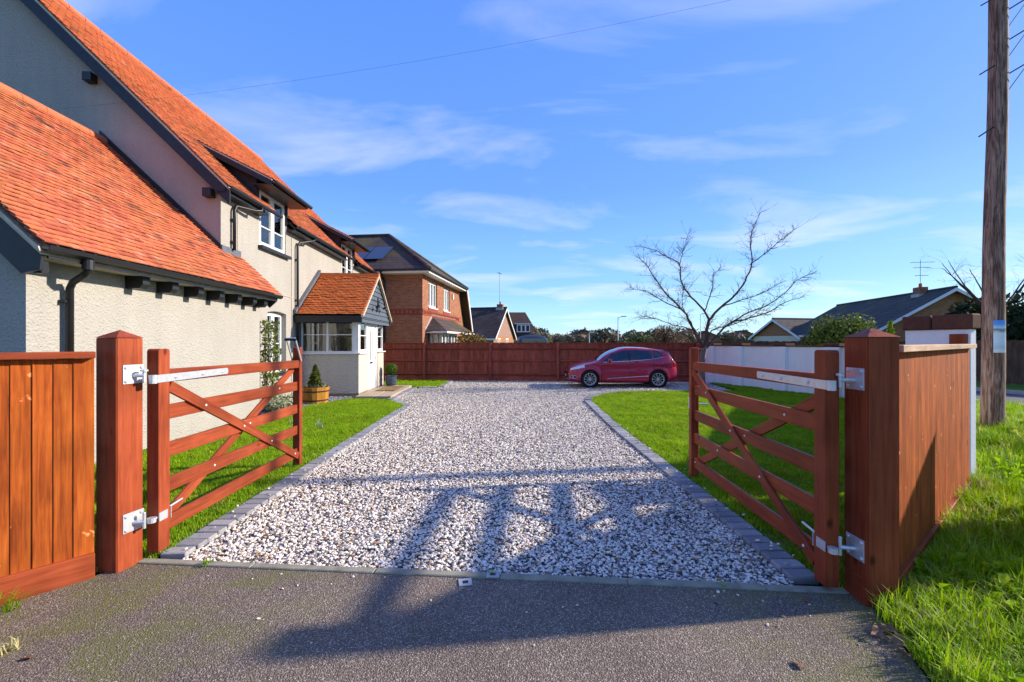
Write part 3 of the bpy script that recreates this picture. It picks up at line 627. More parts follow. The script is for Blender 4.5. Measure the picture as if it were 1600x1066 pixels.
def window(parent, plane, pos, a0, a1, z0, z1, cols, bars_z, name='window', sgn=1, depth=0.06, fr=0.055, arch=False, openers=True):
    """white framed window: frame, mullions, sashes, glass panes. outside is +pos*sgn"""
    w = bpy.data.objects.new(name, None); COL.objects.link(w); w.parent = parent
    def bx(m, p, q, d0, d1, za, zb):
        x0, x1 = pos+sgn*d0, pos+sgn*d1; x0, x1 = min(x0, x1), max(x0, x1)
        if plane == 'x': m.box(x0, x1, p, q, za, zb)
        else: m.box(p, q, x0, x1, za, zb)
    f = MB(); bx(f, a0, a1, -depth, 0, z0, z0+fr); bx(f, a0, a1, -depth, 0, z1-fr, z1); bx(f, a0, a0+fr, -depth, 0, z0+fr, z1-fr); bx(f, a1-fr, a1, -depth, 0, z0+fr, z1-fr)
    cw = (a1-a0-2*fr)/cols
    for c in range(1, cols): x = a0+fr+c*cw; bx(f, x-fr*.6, x+fr*.6, -depth, 0.0, z0+fr, z1-fr)
    f.build('frame', 'upvc', w, 0.003)
    for c in range(cols):
        p, q = a0+fr+c*cw, a0+fr+(c+1)*cw
        if c > 0: p += fr*.6
        if c < cols-1: q -= fr*.6
        s = MB(); sf = 0.042 if openers else 0.0
        if openers:
            bx(s, p, q, -depth*.7, 0.014, z0+fr, z0+fr+sf); bx(s, p, q, -depth*.7, 0.014, z1-fr-sf, z1-fr); bx(s, p, p+sf, -depth*.7, 0.014, z0+fr+sf, z1-fr-sf); bx(s, q-sf, q, -depth*.7, 0.014, z0+fr+sf, z1-fr-sf)
        for zb in bars_z: bx(s, p+sf, q-sf, -depth*.5, 0.004, zb-0.012, zb+0.012)
        if s.v: s.build('sash', 'upvc', w)
        g = MB(); bx(g, p+sf, q-sf, -depth*.45, -depth*.45+0.006, z0+fr+sf, z1-fr-sf); g.build('pane', 'glass', w)
    return w
def curtain(parent, plane, pos, a0, a1, z0, z1, mat='curtain'):
    m = MB(); n = max(6, int((a1-a0)/0.03))
    for i in range(n+1):
        a = a0+(a1-a0)*i/n; o = pos+0.025*math.sin(i*1.9)
        for z in (z0, z1): m.v.append((o, a, z) if plane == 'x' else (a, o, z)); m.c.append(.5)
    for i in range(n): m.f.append((2*i, 2*i+2, 2*i+3, 2*i+1))
    return m.build('curtain', mat, parent, smooth=True, recalc=False)

def cottage():
    # main walls (long facade on +x) with window openings
    W1a, W1b, W2a, W2b = 1.57, 2.99, 7.62, 9.02
    holes = [(W1a, W1b, 4.1, 5.56), (W2a, W2b, 4.1, 5.56), (1.98, 3.02, 0.8, 2.5), (4.7, 6.1, 0.05, 2.25)]
    wall_with_holes('wall', 'render', CT, 'x', 0.0, 0.28, 0.28, 11.4, 0, 4.95, [h for h in holes if h[2] < 4] + [(W1a, W1b, 4.1, 4.95), (W2a, W2b, 4.1, 4.95)])
    g = MB().prism([(0, 0), (0, 4.95), (-5.12, 10.0), (-10.24, 4.95), (-10.24, 0)], 'y', 0.0, 0.28); g.build('gable_wall', 'render', CT)
    MB().prism([(0, 0), (0, 4.95), (-5.12, 10.0), (-10.24, 4.95), (-10.24, 0)], 'y', 11.4, 11.6).build('gable_wall', 'render', CT)
    MB().box(-10.24, -10.0, 0.28, 11.4, 0, 4.95).build('wall', 'render', CT)
    MB().box(-4.0, -3.9, 0.28, 11.4, 0, 4.9).box(-3.9, -0.28, 0.28, 11.4, 2.65, 2.75).build('inner_wall', 'int', CT)
    # raised plat band and a pipe-like cable along it
    MB().tube([(0.012, 1.75, 2.98), (0.012, 3.5, 2.95)], 0.008, 6).build('wall_cable', 'mortar', CT); MB().tube([(0.012, 0.62, 3.75), (0.012, 0.62, 4.9)], 0.006, 6).build('wall_cable', 'mortar', CT); MB().tube([(0.012, 3.35, 0.1), (0.012, 3.35, 4.7)], 0.012, 6).build('wall_cable', 'mortar', CT)
    # main roof, two slopes on rafters; tiles on the drive side with gaps at the dormer windows
    sl = (10.28-4.98)/(5.12+0.25); cs = 1/math.hypot(1, sl); L = math.hypot(5.37, 5.30)
    rf = MB().prism([(0.2, 4.90), (-5.12, 10.15), (-5.12, 10.20), (0.2, 4.95)], 'y', -0.2, 11.5)
    roofdeck = MB()
    def deck(y0, y1, x0): roofdeck.prism([(x0, 4.93+(0.25-x0)*sl-0.02), (-5.12, 10.23), (-5.12, 10.15), (x0, 4.85+(0.25-x0)*sl-0.02)], 'y', y0, y1)
    for y0, y1, x0 in ((-0.22, 1.42, 0.22), (1.42, 3.10, -1.25), (3.10, 7.52, 0.22), (7.52, 9.2, -1.25), (9.2, 11.52, 0.22)): deck(y0, y1, x0)
    main = roofdeck.build('roof', 'black', CT)
    def hole(a, s, p):
        y = p.y; x = p.x
        if x < -1.25: return False
        if 1.42 < y < 3.10: return not (x > -0.0 and y < 2.0) and True
        if 7.52 < y < 9.2: return not (x > -0.0 and y < 8.1)
        return False
    tile_field(main, (0.27, -0.25, 4.96), (0, 1, 0), (-1, 0, sl), 11.8, L+0.02, 0.165, 0.102, 'tile', hole=hole)
    bs = MB().prism([(-5.12, 10.25), (-10.5, 4.95), (-10.5, 5.02), (-5.12, 10.32)], 'y', -0.25, 11.55); bs.build('roof', 'tile', CT)
    for i in range(26):
        y = -0.25+i*0.455; MB().tube([(-5.12, y, 10.27), (-5.12, y+0.44, 10.27)], 0.13, 10).build('ridge_tile', 'tile', main, recalc=False)
    # verge mortar, bargeboard and purlin ends on the gable
    for name, mat, y0, y1, d0, d1 in (('bargeboard', 'black', -0.20, -0.165, -0.36, -0.06), ('verge_mortar', 'mortar', -0.235, -0.16, -0.055, 0.0)):
        MB().prism([(0.3, 4.93+d0), (-5.12, 10.28+d0), (-5.12, 10.28+d1), (0.3, 4.93+d1)], 'y', y0, y1).build(name, mat, CT)
    for x, z in ((-2.65, 7.25), (-0.20, 4.85)): MB().box(x-0.09, x+0.09, -0.17, 0.02, z-0.09, z+0.09).build('purlin_end', 'black', CT, 0.005)
    # gutters and rainwater pipes of the main eaves
    def gutter(y0, y1, x, z): 
        pr = [(x-0.055, z+0.03), (x-0.045, z-0.02), (x, z-0.045), (x+0.045, z-0.02), (x+0.055, z+0.03), (x+0.045, z+0.03), (x+0.036, z-0.013), (x, z-0.034), (x-0.036, z-0.013), (x-0.045, z+0.03)]
        MB().prism(pr, 'y', y0, y1).build('gutter', 'gutter', CT)
    for y0, y1 in ((-0.25, 2.02), (3.05, 8.12), (9.15, 11.5)): gutter(y0, y1, 0.33, 4.93)
    for y0, y1 in ((-0.2, 1.55), (3.02, 7.6), (9.05, 11.4)):
        MB().box(0.0, 0.24, y0, y1, 4.82, 4.86).build('soffit', 'black', CT); 
    def pipe(pts, r=0.036): return MB().tube(pts, r, 10).build('downpipe', 'gutter', CT, smooth=True)
    pipe([(0.33, 1.05, 4.89), (0.33, 1.05, 4.80), (0.25, 0.9, 4.76), (0.09, 0.42, 4.72), (0.07, 0.38, 4.62), (0.07, 0.38, 3.72)])
    pipe([(0.33, 4.3, 4.89), (0.30, 4.2, 4.80), (0.10, 3.66, 4.62), (0.07, 3.6, 4.5), (0.07, 3.6, 0.05)])
    for y, zs in ((0.38, (3.9, 4.4)), (3.6, (0.6, 1.7, 2.9, 4.1))):
        for z in zs: MB().box(0.0, 0.075, y-0.05, y+0.05, z-0.02, z+0.02).build('pipe_bracket', 'gutter', CT)
    # upper windows in the dormers
    for y0, y1, d0, d1 in ((W1a, W1b, 1.15, 3.31), (W2a, W2b, 7.25, 9.45)):
        w = window(CT, 'x', 0.03-0.06, y0, y1, 4.1, 5.56, 2, (4.62,), depth=0.07, fr=0.075)
        MB().box(-0.03, 0.12, y0-0.06, y1+0.14, 4.02, 4.095).build('window_sill', 'black', CT, 0.006)
        curtain(w, 'x', -0.25, y0+0.05, y0+0.35, 4.1, 5.5); curtain(w, 'x', -0.25, y1-0.3, y1-0.05, 4.1, 5.5)
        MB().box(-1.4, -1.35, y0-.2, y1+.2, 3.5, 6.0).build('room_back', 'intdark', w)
        MB().box(-0.28, 0.0, y0-0.14, y0, 4.95, 5.6).box(-0.28, 0.0, y1, y1+0.14, 4.95, 5.6).box(-.28, -.02, y0, y1, 5.56, 5.66).build('dormer_jamb', 'black', CT)
        # black boarded cheeks
        for y in (d0+0.28, d1-0.25):
            MB().prism([(0.02, 5.02), (0.02, 5.75), (-1.32, 6.46)], 'y', y-0.02, y+0.02).build('dormer_cheek', 'black', CT)
        # shallow dormer roof: deck, soffit, gutter, tiles
        dk = MB().prism([(0.5, 5.52), (-1.5, 6.53), (-1.5, 6.61), (0.5, 5.60)], 'y', d0+0.02, d1-0.02).build('dormer_roof', 'black', CT)
        dl = math.hypot(2.0, 1.01); tile_field(dk, (0.53, d0, 5.60), (0, 1, 0), (-2.0, 0, 1.01), d1-d0, dl+0.02, 0.165, 0.102, 'tile')
        gutter(d0, d1, 0.575, 5.56)
        MB().box(0.0, 0.5, d0+0.05, d1-0.05, 5.5, 5.52).build('soffit', 'black', CT)
        for name, mat, a, b in (('bargeboard', 'black', -0.16, -0.02), ('verge_mortar', 'mortar', -0.02, 0.012)):
            MB().prism([(0.52, 5.6+a), (-1.4, 6.57+a), (-1.4, 6.57+b), (0.52, 5.6+b)], 'y', d0-0.012, d0+0.02).build(name, mat, CT)
    # ground floor window with its cambered head
    w = window(CT, 'x', -0.13, 1.98, 3.02, 0.82, 2.46, 2, (1.62,), fr=0.06)
    MB().prism([(1.98, 2.5)]+[(1.98+1.04*i/8, 2.46-0.02+0.05*math.sin(math.pi*i/8)) for i in range(9)]+[(3.02, 2.5)], 'x', -0.28, -0.001).build('window_head', 'render', CT)
    MB().box(-0.15, 0.06, 1.92, 3.08, 0.74, 0.815).build('window_sill', 'black', CT, 0.006)
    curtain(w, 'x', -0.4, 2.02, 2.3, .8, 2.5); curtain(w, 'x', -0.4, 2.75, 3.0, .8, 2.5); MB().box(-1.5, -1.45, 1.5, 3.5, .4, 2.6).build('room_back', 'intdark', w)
    # ---- annex
    MB().box(0.504-0.28, 0.504, -4.25, 0.62, 0, 2.72).build('wall', 'render', CT)
    MB().prism([(0.504, 0), (0.504, 2.95), (-2.44, 5.75), (-5.38, 2.95), (-5.38, 0)], 'y', -4.49, -4.25).build('gable_wall', 'render', CT)
    MB().prism([(0.50, 0), (0.50, 3.0), (0.0, 3.45), (0.0, 0)], 'y', 0.40, 0.615).build('gable_wall', 'render', CT)
    MB().box(-5.38, -5.1, -4.25, 0.0, 0, 2.72).build('wall', 'render', CT)
    asl = (5.94-2.75)/(2.44+0.9); AL = math.hypot(3.34, 3.19)
    deck_ = MB().prism([(0.86, 2.71), (-2.44, 5.86), (-2.44, 5.78), (0.86, 2.63)], 'y', -4.69, 0.0); deck_.prism([(0.86, 2.71), (0.02, 2.71+0.84*asl), (0.02, 2.63+0.84*asl), (0.86, 2.63)], 'y', 0.001, 0.72)
    an = deck_.build('annex_roof', 'mortar', CT)
    tile_field(an, (0.92, -4.74, 2.735), (0, 1, 0), (-1, 0, asl), 5.49, AL, 0.165, 0.104, 'tile', hole=lambda a, s, p: p.y > 0.02 and p.x < 0.03, individual=300, cam_local=CAML, jitter=0.9)
    MB().prism([(-2.44, 5.90), (-5.8, 2.70), (-5.8, 2.76), (-2.44, 5.97)], 'y', -4.74, 0.0).build('annex_roof', 'tile', CT)
    for i in range(11):
        y = -4.74+i*0.43; MB().tube([(-2.44, y, 5.915), (-2.44, y+0.42, 5.915)], 0.12, 10).build('ridge_tile', 'tile', an, recalc=False)
    # black flashing where annex roof meets the gable
    MB().prism([(0.02, 3.60), (-2.5, 6.02), (-2.5, 6.17), (0.02, 3.76)], 'y', -0.035, -0.002).build('flashing', 'black', CT)
    MB().box(0.001, 0.03, 0.0, 0.72, 3.55, 3.76).build('flashing', 'lead', CT)
    # near verge: bargeboard, undercloak, purlin end
    MB().prism([(0.62, 2.42), (0.82, 2.46), (0.84, 2.64), (-2.44, 5.80), (-2.44, 5.52)], 'y', -4.66, -4.62).build('bargeboard', 'black', CT)
    MB().prism([(0.88, 2.66), (0.86, 2.715), (-2.44, 5.88), (-2.44, 5.81)], 'y', -4.72, -4.60).build('verge_mortar', 'mortar', CT)
    MB().prism([(0.70, 2.45), (0.86, 2.60), (0.02, 3.42), (0.02, 3.2)], 'y', 0.655, 0.69).build('bargeboard', 'black', CT)
    MB().box(0.70, 0.80, -4.615, -4.53, 2.43, 2.57).build('purlin_end', 'black', CT, 0.006)
    # exposed rafter ends under the annex eave
    re = MB().prism([(0.505, 2.44), (0.70, 2.44), (0.76, 2.50), (0.76, 2.62), (0.505, 2.62)], 'y', -0.07, 0.07).mesh('rafter_end', 'black', 0.004)
    for y in (-3.05, -2.45, -1.82, -1.22, -0.63, -0.06, 0.40): link('rafter_end', re, CT, Matrix.Translation((0, y, 0)))
    MB().box(0.50, 0.84, -4.6, 0.7, 2.622, 2.64).build('soffit', 'mortar', CT)
    MB().box(0.84, 0.86, -4.6, 0.7, 2.60, 2.70).build('fascia', 'black', CT)
    gutter(-4.70, 0.74, 0.925, 2.70)
    m = MB().lathe([(0.06, -0.1), (0.06, 0.02)], 12, (0.90, -4.16, 2.64)); m.build('gutter_outlet', 'gutter', CT)
    pipe([(0.90, -4.16, 2.60), (0.90, -4.16, 2.53), (0.82, -4.13, 2.47), (0.64, -4.07, 2.40), (0.585, -4.05, 2.32), (0.585, -4.05, 0.05)], 0.04)
    for z in (0.6, 1.45, 2.16): MB().box(0.504, 0.59, -4.12, -4.05, z-0.015, z+0.015).build('pipe_bracket', 'gutter', CT)
    # ---- porch
    P0, P1, PX = 3.80, 6.86, 1.80
    MB().box(0.0, PX-0.12, P0, P0+0.12, 0, 1.29).box(PX-0.12, PX, P0, 4.80, 0, 1.29).box(PX-0.12, PX, 5.98, P1, 0, 1.29).box(0, PX-0.12, P1-0.12, P1, 0, 2.42).build('porch_wall', 'rough', CT)
    MB().box(0, PX, P0, P1, 0.0, 0.1).build('porch_floor', 'stone', CT)
    MB().box(0.0, PX+0.06, P0-0.06, P0+0.1, 1.291, 1.33).box(PX-0.1, PX+0.06, P0+0.1, 4.78, 1.291, 1.33).box(PX-.1, PX+0.06, 5.99, P1+0.08, 1.291, 1.33).build('window_sill', 'upvc', CT, 0.004)
    window(CT, 'y', P0+0.03, 0.07, PX-0.16, 1.33, 2.36, 2, (1.88,), 'porch_window', -1, 0.06, 0.05, openers=False)
    MB().box(PX-0.16, PX-0.0, P0+0.0, P0+0.13, 1.33, 2.36).build('corner_post', 'upvc', CT, 0.004)
    window(CT, 'x', PX-0.03, P0+0.135, 4.78, 1.33, 2.36, 1, (1.86,), 'porch_window', 1, 0.06, 0.05); window(CT, 'x', PX-0.03, 6.0, P1-0.02, 1.33, 2.36, 1, (1.86,), 'porch_window', 1, 0.06, 0.05)
    # door: frame, leaf, glazing strips, letter plate, handle, panel mouldings
    dr = bpy.data.objects.new('porch_door', None); COL.objects.link(dr); dr.parent = CT
    MB().box(PX-0.1, PX-0.02, 4.801, 4.87, 0.08, 2.36).box(PX-0.1, PX-0.02, 5.91, 5.979, 0.08, 2.36).box(PX-0.1, PX-0.02, 4.87, 5.91, 2.27, 2.36).box(PX-.1, PX+0.0, 4.87, 5.91, 0.08, 0.12).build('frame', 'upvc', dr, 0.003)
    MB().box(PX-0.085, PX-0.045, 4.875, 5.905, 0.125, 2.265).build('leaf', 'upvc', dr, 0.003)
    for y in (5.20, 5.49):
        MB().box(PX-0.047, PX-0.036, y-0.012, y+0.112, 1.02, 2.06).build('bead', 'upvc', dr, 0.003); MB().box(PX-0.038, PX-0.0335, y+0.012, y+0.088, 1.05, 2.03).build('pane', 'carglass', dr)
        MB().box(PX-0.047, PX-0.033, y-0.02, y+0.12, 0.28, 0.8).build('panel', 'upvc', dr, 0.008)
    MB().box(PX-0.046, PX-0.03, 5.20, 5.50, 0.93, 0.99).build('letter_plate', 'iron', dr, 0.004); MB().box(PX-0.046, PX-0.03, 4.90, 4.96, 1.5, 1.72).build('key_safe', 'iron', dr, 0.004)
    MB().tube([(PX-0.045, 5.83, 1.12), (PX+0.005, 5.83, 1.12), (PX+0.005, 5.72, 1.12)], 0.011, 6).box(PX-.046, PX-.036, 5.81, 5.85, 1.02, 1.22).build('handle', 'galv', dr)
    # roof
    pr0, pr1, pz, py = 3.45, 7.17, 2.46, 5.31; psl = (3.90-pz)/(py-pr0); PL = math.hypot(py-pr0, 3.90-pz)
    dk = MB().prism([(pr0+.03, pz-0.02), (py, 3.86), (pr1-.03, pz-0.02), (pr1-.03, pz-0.07), (py, 3.78), (pr0+.03, pz-0.07)], 'x', 0.001, 1.98).build('porch_roof', 'black', CT)
    tile_field(dk, (0.12, pr0, pz), (1, 0, 0), (0, 1, psl), 1.92, PL, 0.165, 0.1, 'ptile', individual=300, cam_local=CAML, jitter=1.6, name='porch_tile')
    tile_field(dk, (0.02, pr1, pz), (1, 0, 0), (0, -1, psl), 2.02, PL, 0.165, 0.1, 'ptile', name='porch_tile')
    for i in range(5): MB().tube([(0.02+i*0.405, py, 3.875), (0.42+i*0.405, py, 3.875)], 0.11, 10).build('ridge_tile', 'ptile', dk, recalc=False)
    MB().prism([(pr0-.02, pz+.03), (py, 3.96), (py, 4.08), (pr0-.02, pz+.14)], 'x', 0.002, 0.10).build('flashing', 'lead', CT)
    MB().box(0.0, 1.99, pr0+0.04, pr0+0.075, pz-0.22, pz-0.02).box(0.0, 1.99, pr1-.075, pr1-.04, pz-0.22, pz-0.02).build('fascia', 'black', CT, 0.004)
    MB().box(0.0, 1.96, pr0+0.075, pr1-0.075, pz-0.10, pz-0.085).build('soffit', 'black', CT)
    z = pz-0.2; k = 0
    while z < 3.7:
        h = 0.155; zz = min(z+h, 3.74)
        def half(zv): return min(1.80, max(0.02, (3.84-zv)/psl))
        a, b = half(max(z, pz-.05)), half(max(zz, pz-.05))
        MB().add([(1.965, py-a, z), (1.965, py+a, z), (1.93, py+b, zz+0.01), (1.93, py-b, zz+0.01), (1.90, py-a, z), (1.90, py+a, z), (1.9, py+b, zz+0.01), (1.9, py-b, zz+0.01)],
                 [(0, 1, 2, 3), (1, 5, 6, 2), (4, 0, 3, 7), (4, 5, 1, 0), (3, 2, 6, 7), (5, 4, 7, 6)]).build('weatherboard', 'slatebl', CT); z += h
    for a, b in ((pr0, py), (pr1, py)):
        MB().prism([(a, pz-0.06), (b, 3.85), (b, 3.91), (a, pz+0.0)], 'x', 1.975, 2.05).build('verge_mortar', 'mortar', CT)
    # twin swan-neck lamps on the porch gable
    for y, s in ((5.05, -1), (5.50, 1)):
        lp = MB().tube([(1.97, py, 2.78), (2.0, py+s*0.06, 2.82), (2.02, y-s*0.1, 3.05), (2.06, y+s*0.02, 3.12), (2.12, y+s*0.18, 3.06), (2.14, y+s*0.22, 2.92)], 0.012, 6).build('swan_neck_lamp', 'iron', CT)
        MB().lathe([(0.02, 0.10), (0.035, 0.06), (0.09, 0.0), (0.10, -0.03)], 14, (2.14, y+s*0.22, 2.82)).build('lamp_shade', 'iron', lp)
    MB().box(1.965, 2.0, py-0.06, py+0.06, 2.68, 2.86).build('lamp_plate', 'iron', CT, 0.005)
M['slatebl'] = plain('slate_blue_boards', (0.075, 0.09, 0.115), 0.6, 0, 0.35, 0.2, 8, 0.2)
cottage()
# things inside and by the porch
def coat():
    m = MB(); m.lathe([(0.0, 1.86), (0.10, 1.82), (0.2, 1.7), (0.22, 1.4), (0.26, 1.0), (0.28, 0.75)], 14, (0, 0, 0))
    for i, v in enumerate(m.v): m.v[i] = (v[0]*(1+0.15*math.sin(7*v[2])), v[1]*0.55*(1+.2*math.sin(9*v[0]+5*v[2])), v[2])
    o = m.build('hanging_coat', 'coat', None, smooth=True); w = CTI.inverted() @ Vector((0.85, 5.0, 0)); o.location = w
    tag(o, 'dark coat hanging inside the porch behind its wide window', 'coat')
coat()
for i, (y0, y1) in enumerate(((4.25, 4.6),)):
    pass
def step():
    t = thing('door_step', 'flat stone step of slabs at the porch door', 'step', (-4.65, 12.9, 0), math.atan(0.0435))
    y = 0
    for l in (1.1, 1.12, 1.1):
        MB().box(0.06, 0.62, y+0.006, y+l-0.006, -0.02, 0.075+random.uniform(-.004, .004)).build('slab', 'stone', t, 0.008); MB().box(0.632, 1.10, y+0.006, y+l-0.006, -0.02, 0.075+random.uniform(-.004, .004)).build('slab', 'stone', t, 0.008); y += l
    m = NT('coir_mat'); v = m.geo(); mt = m.pbr(m.ramp(m.noise(v, 90, 3), [(0.3, (0.20, 0.12, 0.05)), (0.7, (0.34, 0.21, 0.09))]), 0.95, m.bump(m.noise(v, 200, 2), 1, 0.02))
    o = MB().box(-0.3, 0.3, -0.72, 0.72, 0.0, 0.022).build('door_mat', mt, None, 0.004); o.location = (-4.12, 14.95, 0.08); o.rotation_euler = (0, 0, math.atan(.0435)); tag(o, 'tan coir mat lying on the step before the porch door', 'doormat')
step()

# ------------------------------------------------------------------ plants
def crown_mb(rad, n, size, lobes=7, shape='ball', seed=1, shell=0.55, elong=1.6):
    """leaf quads spread through a lumpy volume; tcol = light or dark leaf"""
    r = np.random.default_rng(seed); m = MB(); cs = []
    for k in range(lobes):
        d = r.normal(size=3); d /= np.linalg.norm(d); cs.append((d*0.5, r.uniform(0.38, 0.62)))
    cs.append((np.zeros(3), 0.62)); tone = r.uniform(0.1, 0.9, len(cs))
    for i in range(n):
        k = r.integers(0, len(cs)); c, rr = cs[k]; d = r.normal(size=3); d /= np.linalg.norm(d)
        p = c+d*rr*(shell+(1-shell)*r.uniform()**0.5)*r.uniform(0.85, 1.08)
        if shape == 'cone':
            zz = r.uniform(0, 1)**1.25; a = r.uniform(0, 2*math.pi); q = (1-zz)**0.8*r.uniform(0.55, 1.05)*(1+0.12*math.sin(3*a+9*zz)); p = np.array([q*math.cos(a), q*math.sin(a), 2*zz-1]); d = np.array([math.cos(a), math.sin(a), .5])
        elif shape == 'sphere': p = d*r.uniform(0.82, 1.03)
        elif shape == 'column':
            a = r.uniform(0, 2*math.pi); zz = r.uniform(-1, 1); q = r.uniform(.4, 1)*(1+.3*math.sin(5*zz+2*a)); p = np.array([q*math.cos(a), q*math.sin(a), zz])
        p = Vector(p*np.array(rad)); nn = (Vector(d)+Vector(r.normal(size=3))*0.7).normalized(); t1 = nn.orthogonal().normalized(); t1.rotate(Quaternion(nn, r.uniform(0, 6.28))); t2 = nn.cross(t1)
        s = size*r.uniform(0.6, 1.3); c_ = min(1, max(0, tone[k]*0.5+r.uniform(0, .5)))
        m.add([p-t1*s*elong/2, p+t2*s*0.38, p+t1*s*elong/2, p-t2*s*0.38], [(0, 1, 2, 3)], c_)
    return m
def plant_root(name, label, cat, loc, group=None): return thing(name, label, cat, loc, random.uniform(0, 6), group)
def bush(name, label, loc, rad, n, size, mat, cat='bush', group=None, trunk=True, shape='ball', seed=1, lobes=7, lift=0.0):
    t = plant_root(name, label, cat, loc, group)
    m = crown_mb(rad, n, size, lobes, shape, seed); m.v = [(x, y, z+rad[2]+lift) for x, y, z in m.v]; m.build('crown', mat, t, recalc=False)
    if trunk:
        b = MB()
        for k in range(4):
            a = k*1.6; b.tube([(0.05*math.cos(a), 0.05*math.sin(a), -0.05), (rad[0]*.3*math.cos(a), rad[1]*.3*math.sin(a), rad[2]*.8+lift), (rad[0]*.5*math.cos(a), rad[1]*.5*math.sin(a), rad[2]*1.4+lift)], [max(.02, rad[0]*.05), max(.015, rad[0]*.03), .008], 5)
        b.build('trunk', 'bark', t)
    return t
# half-barrel planter with a dwarf conifer
def planters():
    X, Y = -5.32, 11.95
    t = thing('barrel_planter', 'golden wooden half-barrel planter with black hoops against the porch', 'planter', (X, Y, 0.01))
    n = 18; st = MB().prism([(-0.053, 0), (0.053, 0), (0.062, 0.44), (-0.062, 0.44)], 'y', -0.012, 0.012).mesh('stave', None, 0.004); st.materials.append(wood('planter_oak', 'z', (0.46, 0.2, 0.035), (0.33, 0.13, 0.02), (0.56, 0.27, 0.06), 0.5, False))
    for k in range(n):
        a = 2*math.pi*k/n; mt = Matrix.Rotation(a, 4, 'Z') @ Matrix.Translation((0, -0.295, 0)) @ Matrix.Rotation(R(6), 4, 'X'); link('stave', st, t, mt)
    for z, r in ((0.09, 0.322), (0.33, 0.348)): MB().lathe([(r, z-0.016), (r+0.004, z-0.016), (r+0.006, z+0.016), (r, z+0.016)], 24).build('hoop', 'iron', t)
    MB().lathe([(0.30, 0.38), (0.0, 0.40)], 20).build('soil', 'soil', t, recalc=False)
    c = thing('dwarf_conifer', 'small pointed dwarf conifer growing in the half-barrel planter', 'conifer', (X, Y, 0.40)); m = crown_mb((0.2, 0.2, 0.3), 1500, 0.045, shape='cone', seed=4, elong=2.0); m.v = [(x, y, z+0.33) for x, y, z in m.v]; m.build('crown', 'leaf_conifer', c, recalc=False); MB().tube([(0, 0, 0), (0, 0, .5)], [.02, .008], 6).build('trunk', 'bark', c)
    g = thing('trailing_plant', 'grey-green trailing plant spilling over the barrel rim', 'plant', (X, Y, 0.41)); m = crown_mb((0.3, 0.3, 0.09), 500, 0.05, seed=9); m.v = [(x, y, z+.03) for x, y, z in m.v]; m.build('foliage', 'leaf_grey', g, recalc=False)
    gz = NT('blue_glaze'); v = gz.obj(); gm = gz.pbr(gz.ramp(gz.noise(gz.mapv(v, (2, 2, 9)), 3, 5), [(0.3, (0.02, 0.03, 0.05)), (0.6, (0.06, 0.085, 0.12)), (0.8, (0.14, 0.17, 0.2))]), 0.25)
    X, Y = -4.42, 16.15
    p = thing('glazed_pot', 'dark blue glazed pot standing on the step beyond the porch door', 'pot', (X, Y, 0.078)); MB().lathe([(0.15, 0), (0.19, .06), (0.205, .25), (0.2, .32), (0.225, .335), (0.225, .37), (0.19, .37), (0.18, .33)], 22).build('pot_body', gm, p, smooth=False); MB().lathe([(0.185, 0.33), (0, .345)], 18).build('soil', 'soil', p, recalc=False)
    b = thing('box_ball', 'clipped round box ball in the blue glazed pot', 'topiary', (X, Y, 0.42)); m = crown_mb((0.225, 0.225, 0.205), 1800, 0.032, shape='sphere', seed=5); m.v = [(x, y, z+.25) for x, y, z in m.v]; m.build('crown', 'leaf_box', b, recalc=False); MB().lathe([(0, .07), (.13, .12), (.18, .25), (.13, .38), (0, .43)], 12).build('inner_crown', 'leaf_dark', b); MB().tube([(0, 0, -0.02), (0, 0, .2)], .018, 6).build('trunk', 'bark', b)
    # climber on a trellis in the corner, pale low shrub before it
    c = thing('climbing_shrub', 'tall leafy climber on the wall corner between annex and window', 'climber', (-5.78, 10.55, 0)); m = crown_mb((0.2, 0.28, 1.06), 900, 0.06, shape='column', seed=6); m.v = [(x, y, z+1.1) for x, y, z in m.v]; m.build('foliage', 'leaf_climber', c, recalc=False)
    b = MB()
    for k in range(5): b.tube([(0, 0, 0), (random.uniform(-.1, .1), random.uniform(-.2, .2), 1.0), (random.uniform(-.1, .1), random.uniform(-.25, .25), 2.1)], [.014, .01, .004], 5)
    b.build('stem', 'bark_dark', c); b = MB()
    for y in (-.22, 0, .22): b.box(-.25, -.235, y-.008, y+.008, 0.1, 2.15)
    for z in (.4, .8, 1.2, 1.6, 2.0): b.box(-.234, -.222, -.24, .24, z-.008, z+.008)
    b.build('trellis', 'iron', c)
    s = bush('variegated_shrub', 'low pale variegated shrub at the foot of the climber', (-5.45, 10.35, 0.0), (0.42, 0.36, 0.26), 700, 0.055, 'leaf_pale', 'shrub', seed=8)
    bush('variegated_shrub', 'small pale shrub beside the barrel planter', (-5.72, 11.3, 0.0), (0.25, 0.3, 0.2), 350, 0.05, 'leaf_pale', 'shrub', seed=10)
    # daffodil shoots in the lawn
    for (x, y), lab in zip(((-4.3, 8.6), (-3.75, 8.55), (-3.6, 8.3)), ('leftmost clump of pale bulb shoots in the cottage lawn', 'middle clump of pale bulb shoots in the cottage lawn', 'clump of pale bulb shoots in the lawn nearest the drive edging')):
        o = thing('bulb_shoots', lab, 'shoots', (x, y, 0), 0, 'bulb shoots in the lawn'); tm = tufts(9, .05, .2, .012, .35, 1)[0]; tm.materials.append(M['leaf_grey']); link('leaves', tm, o)
planters()

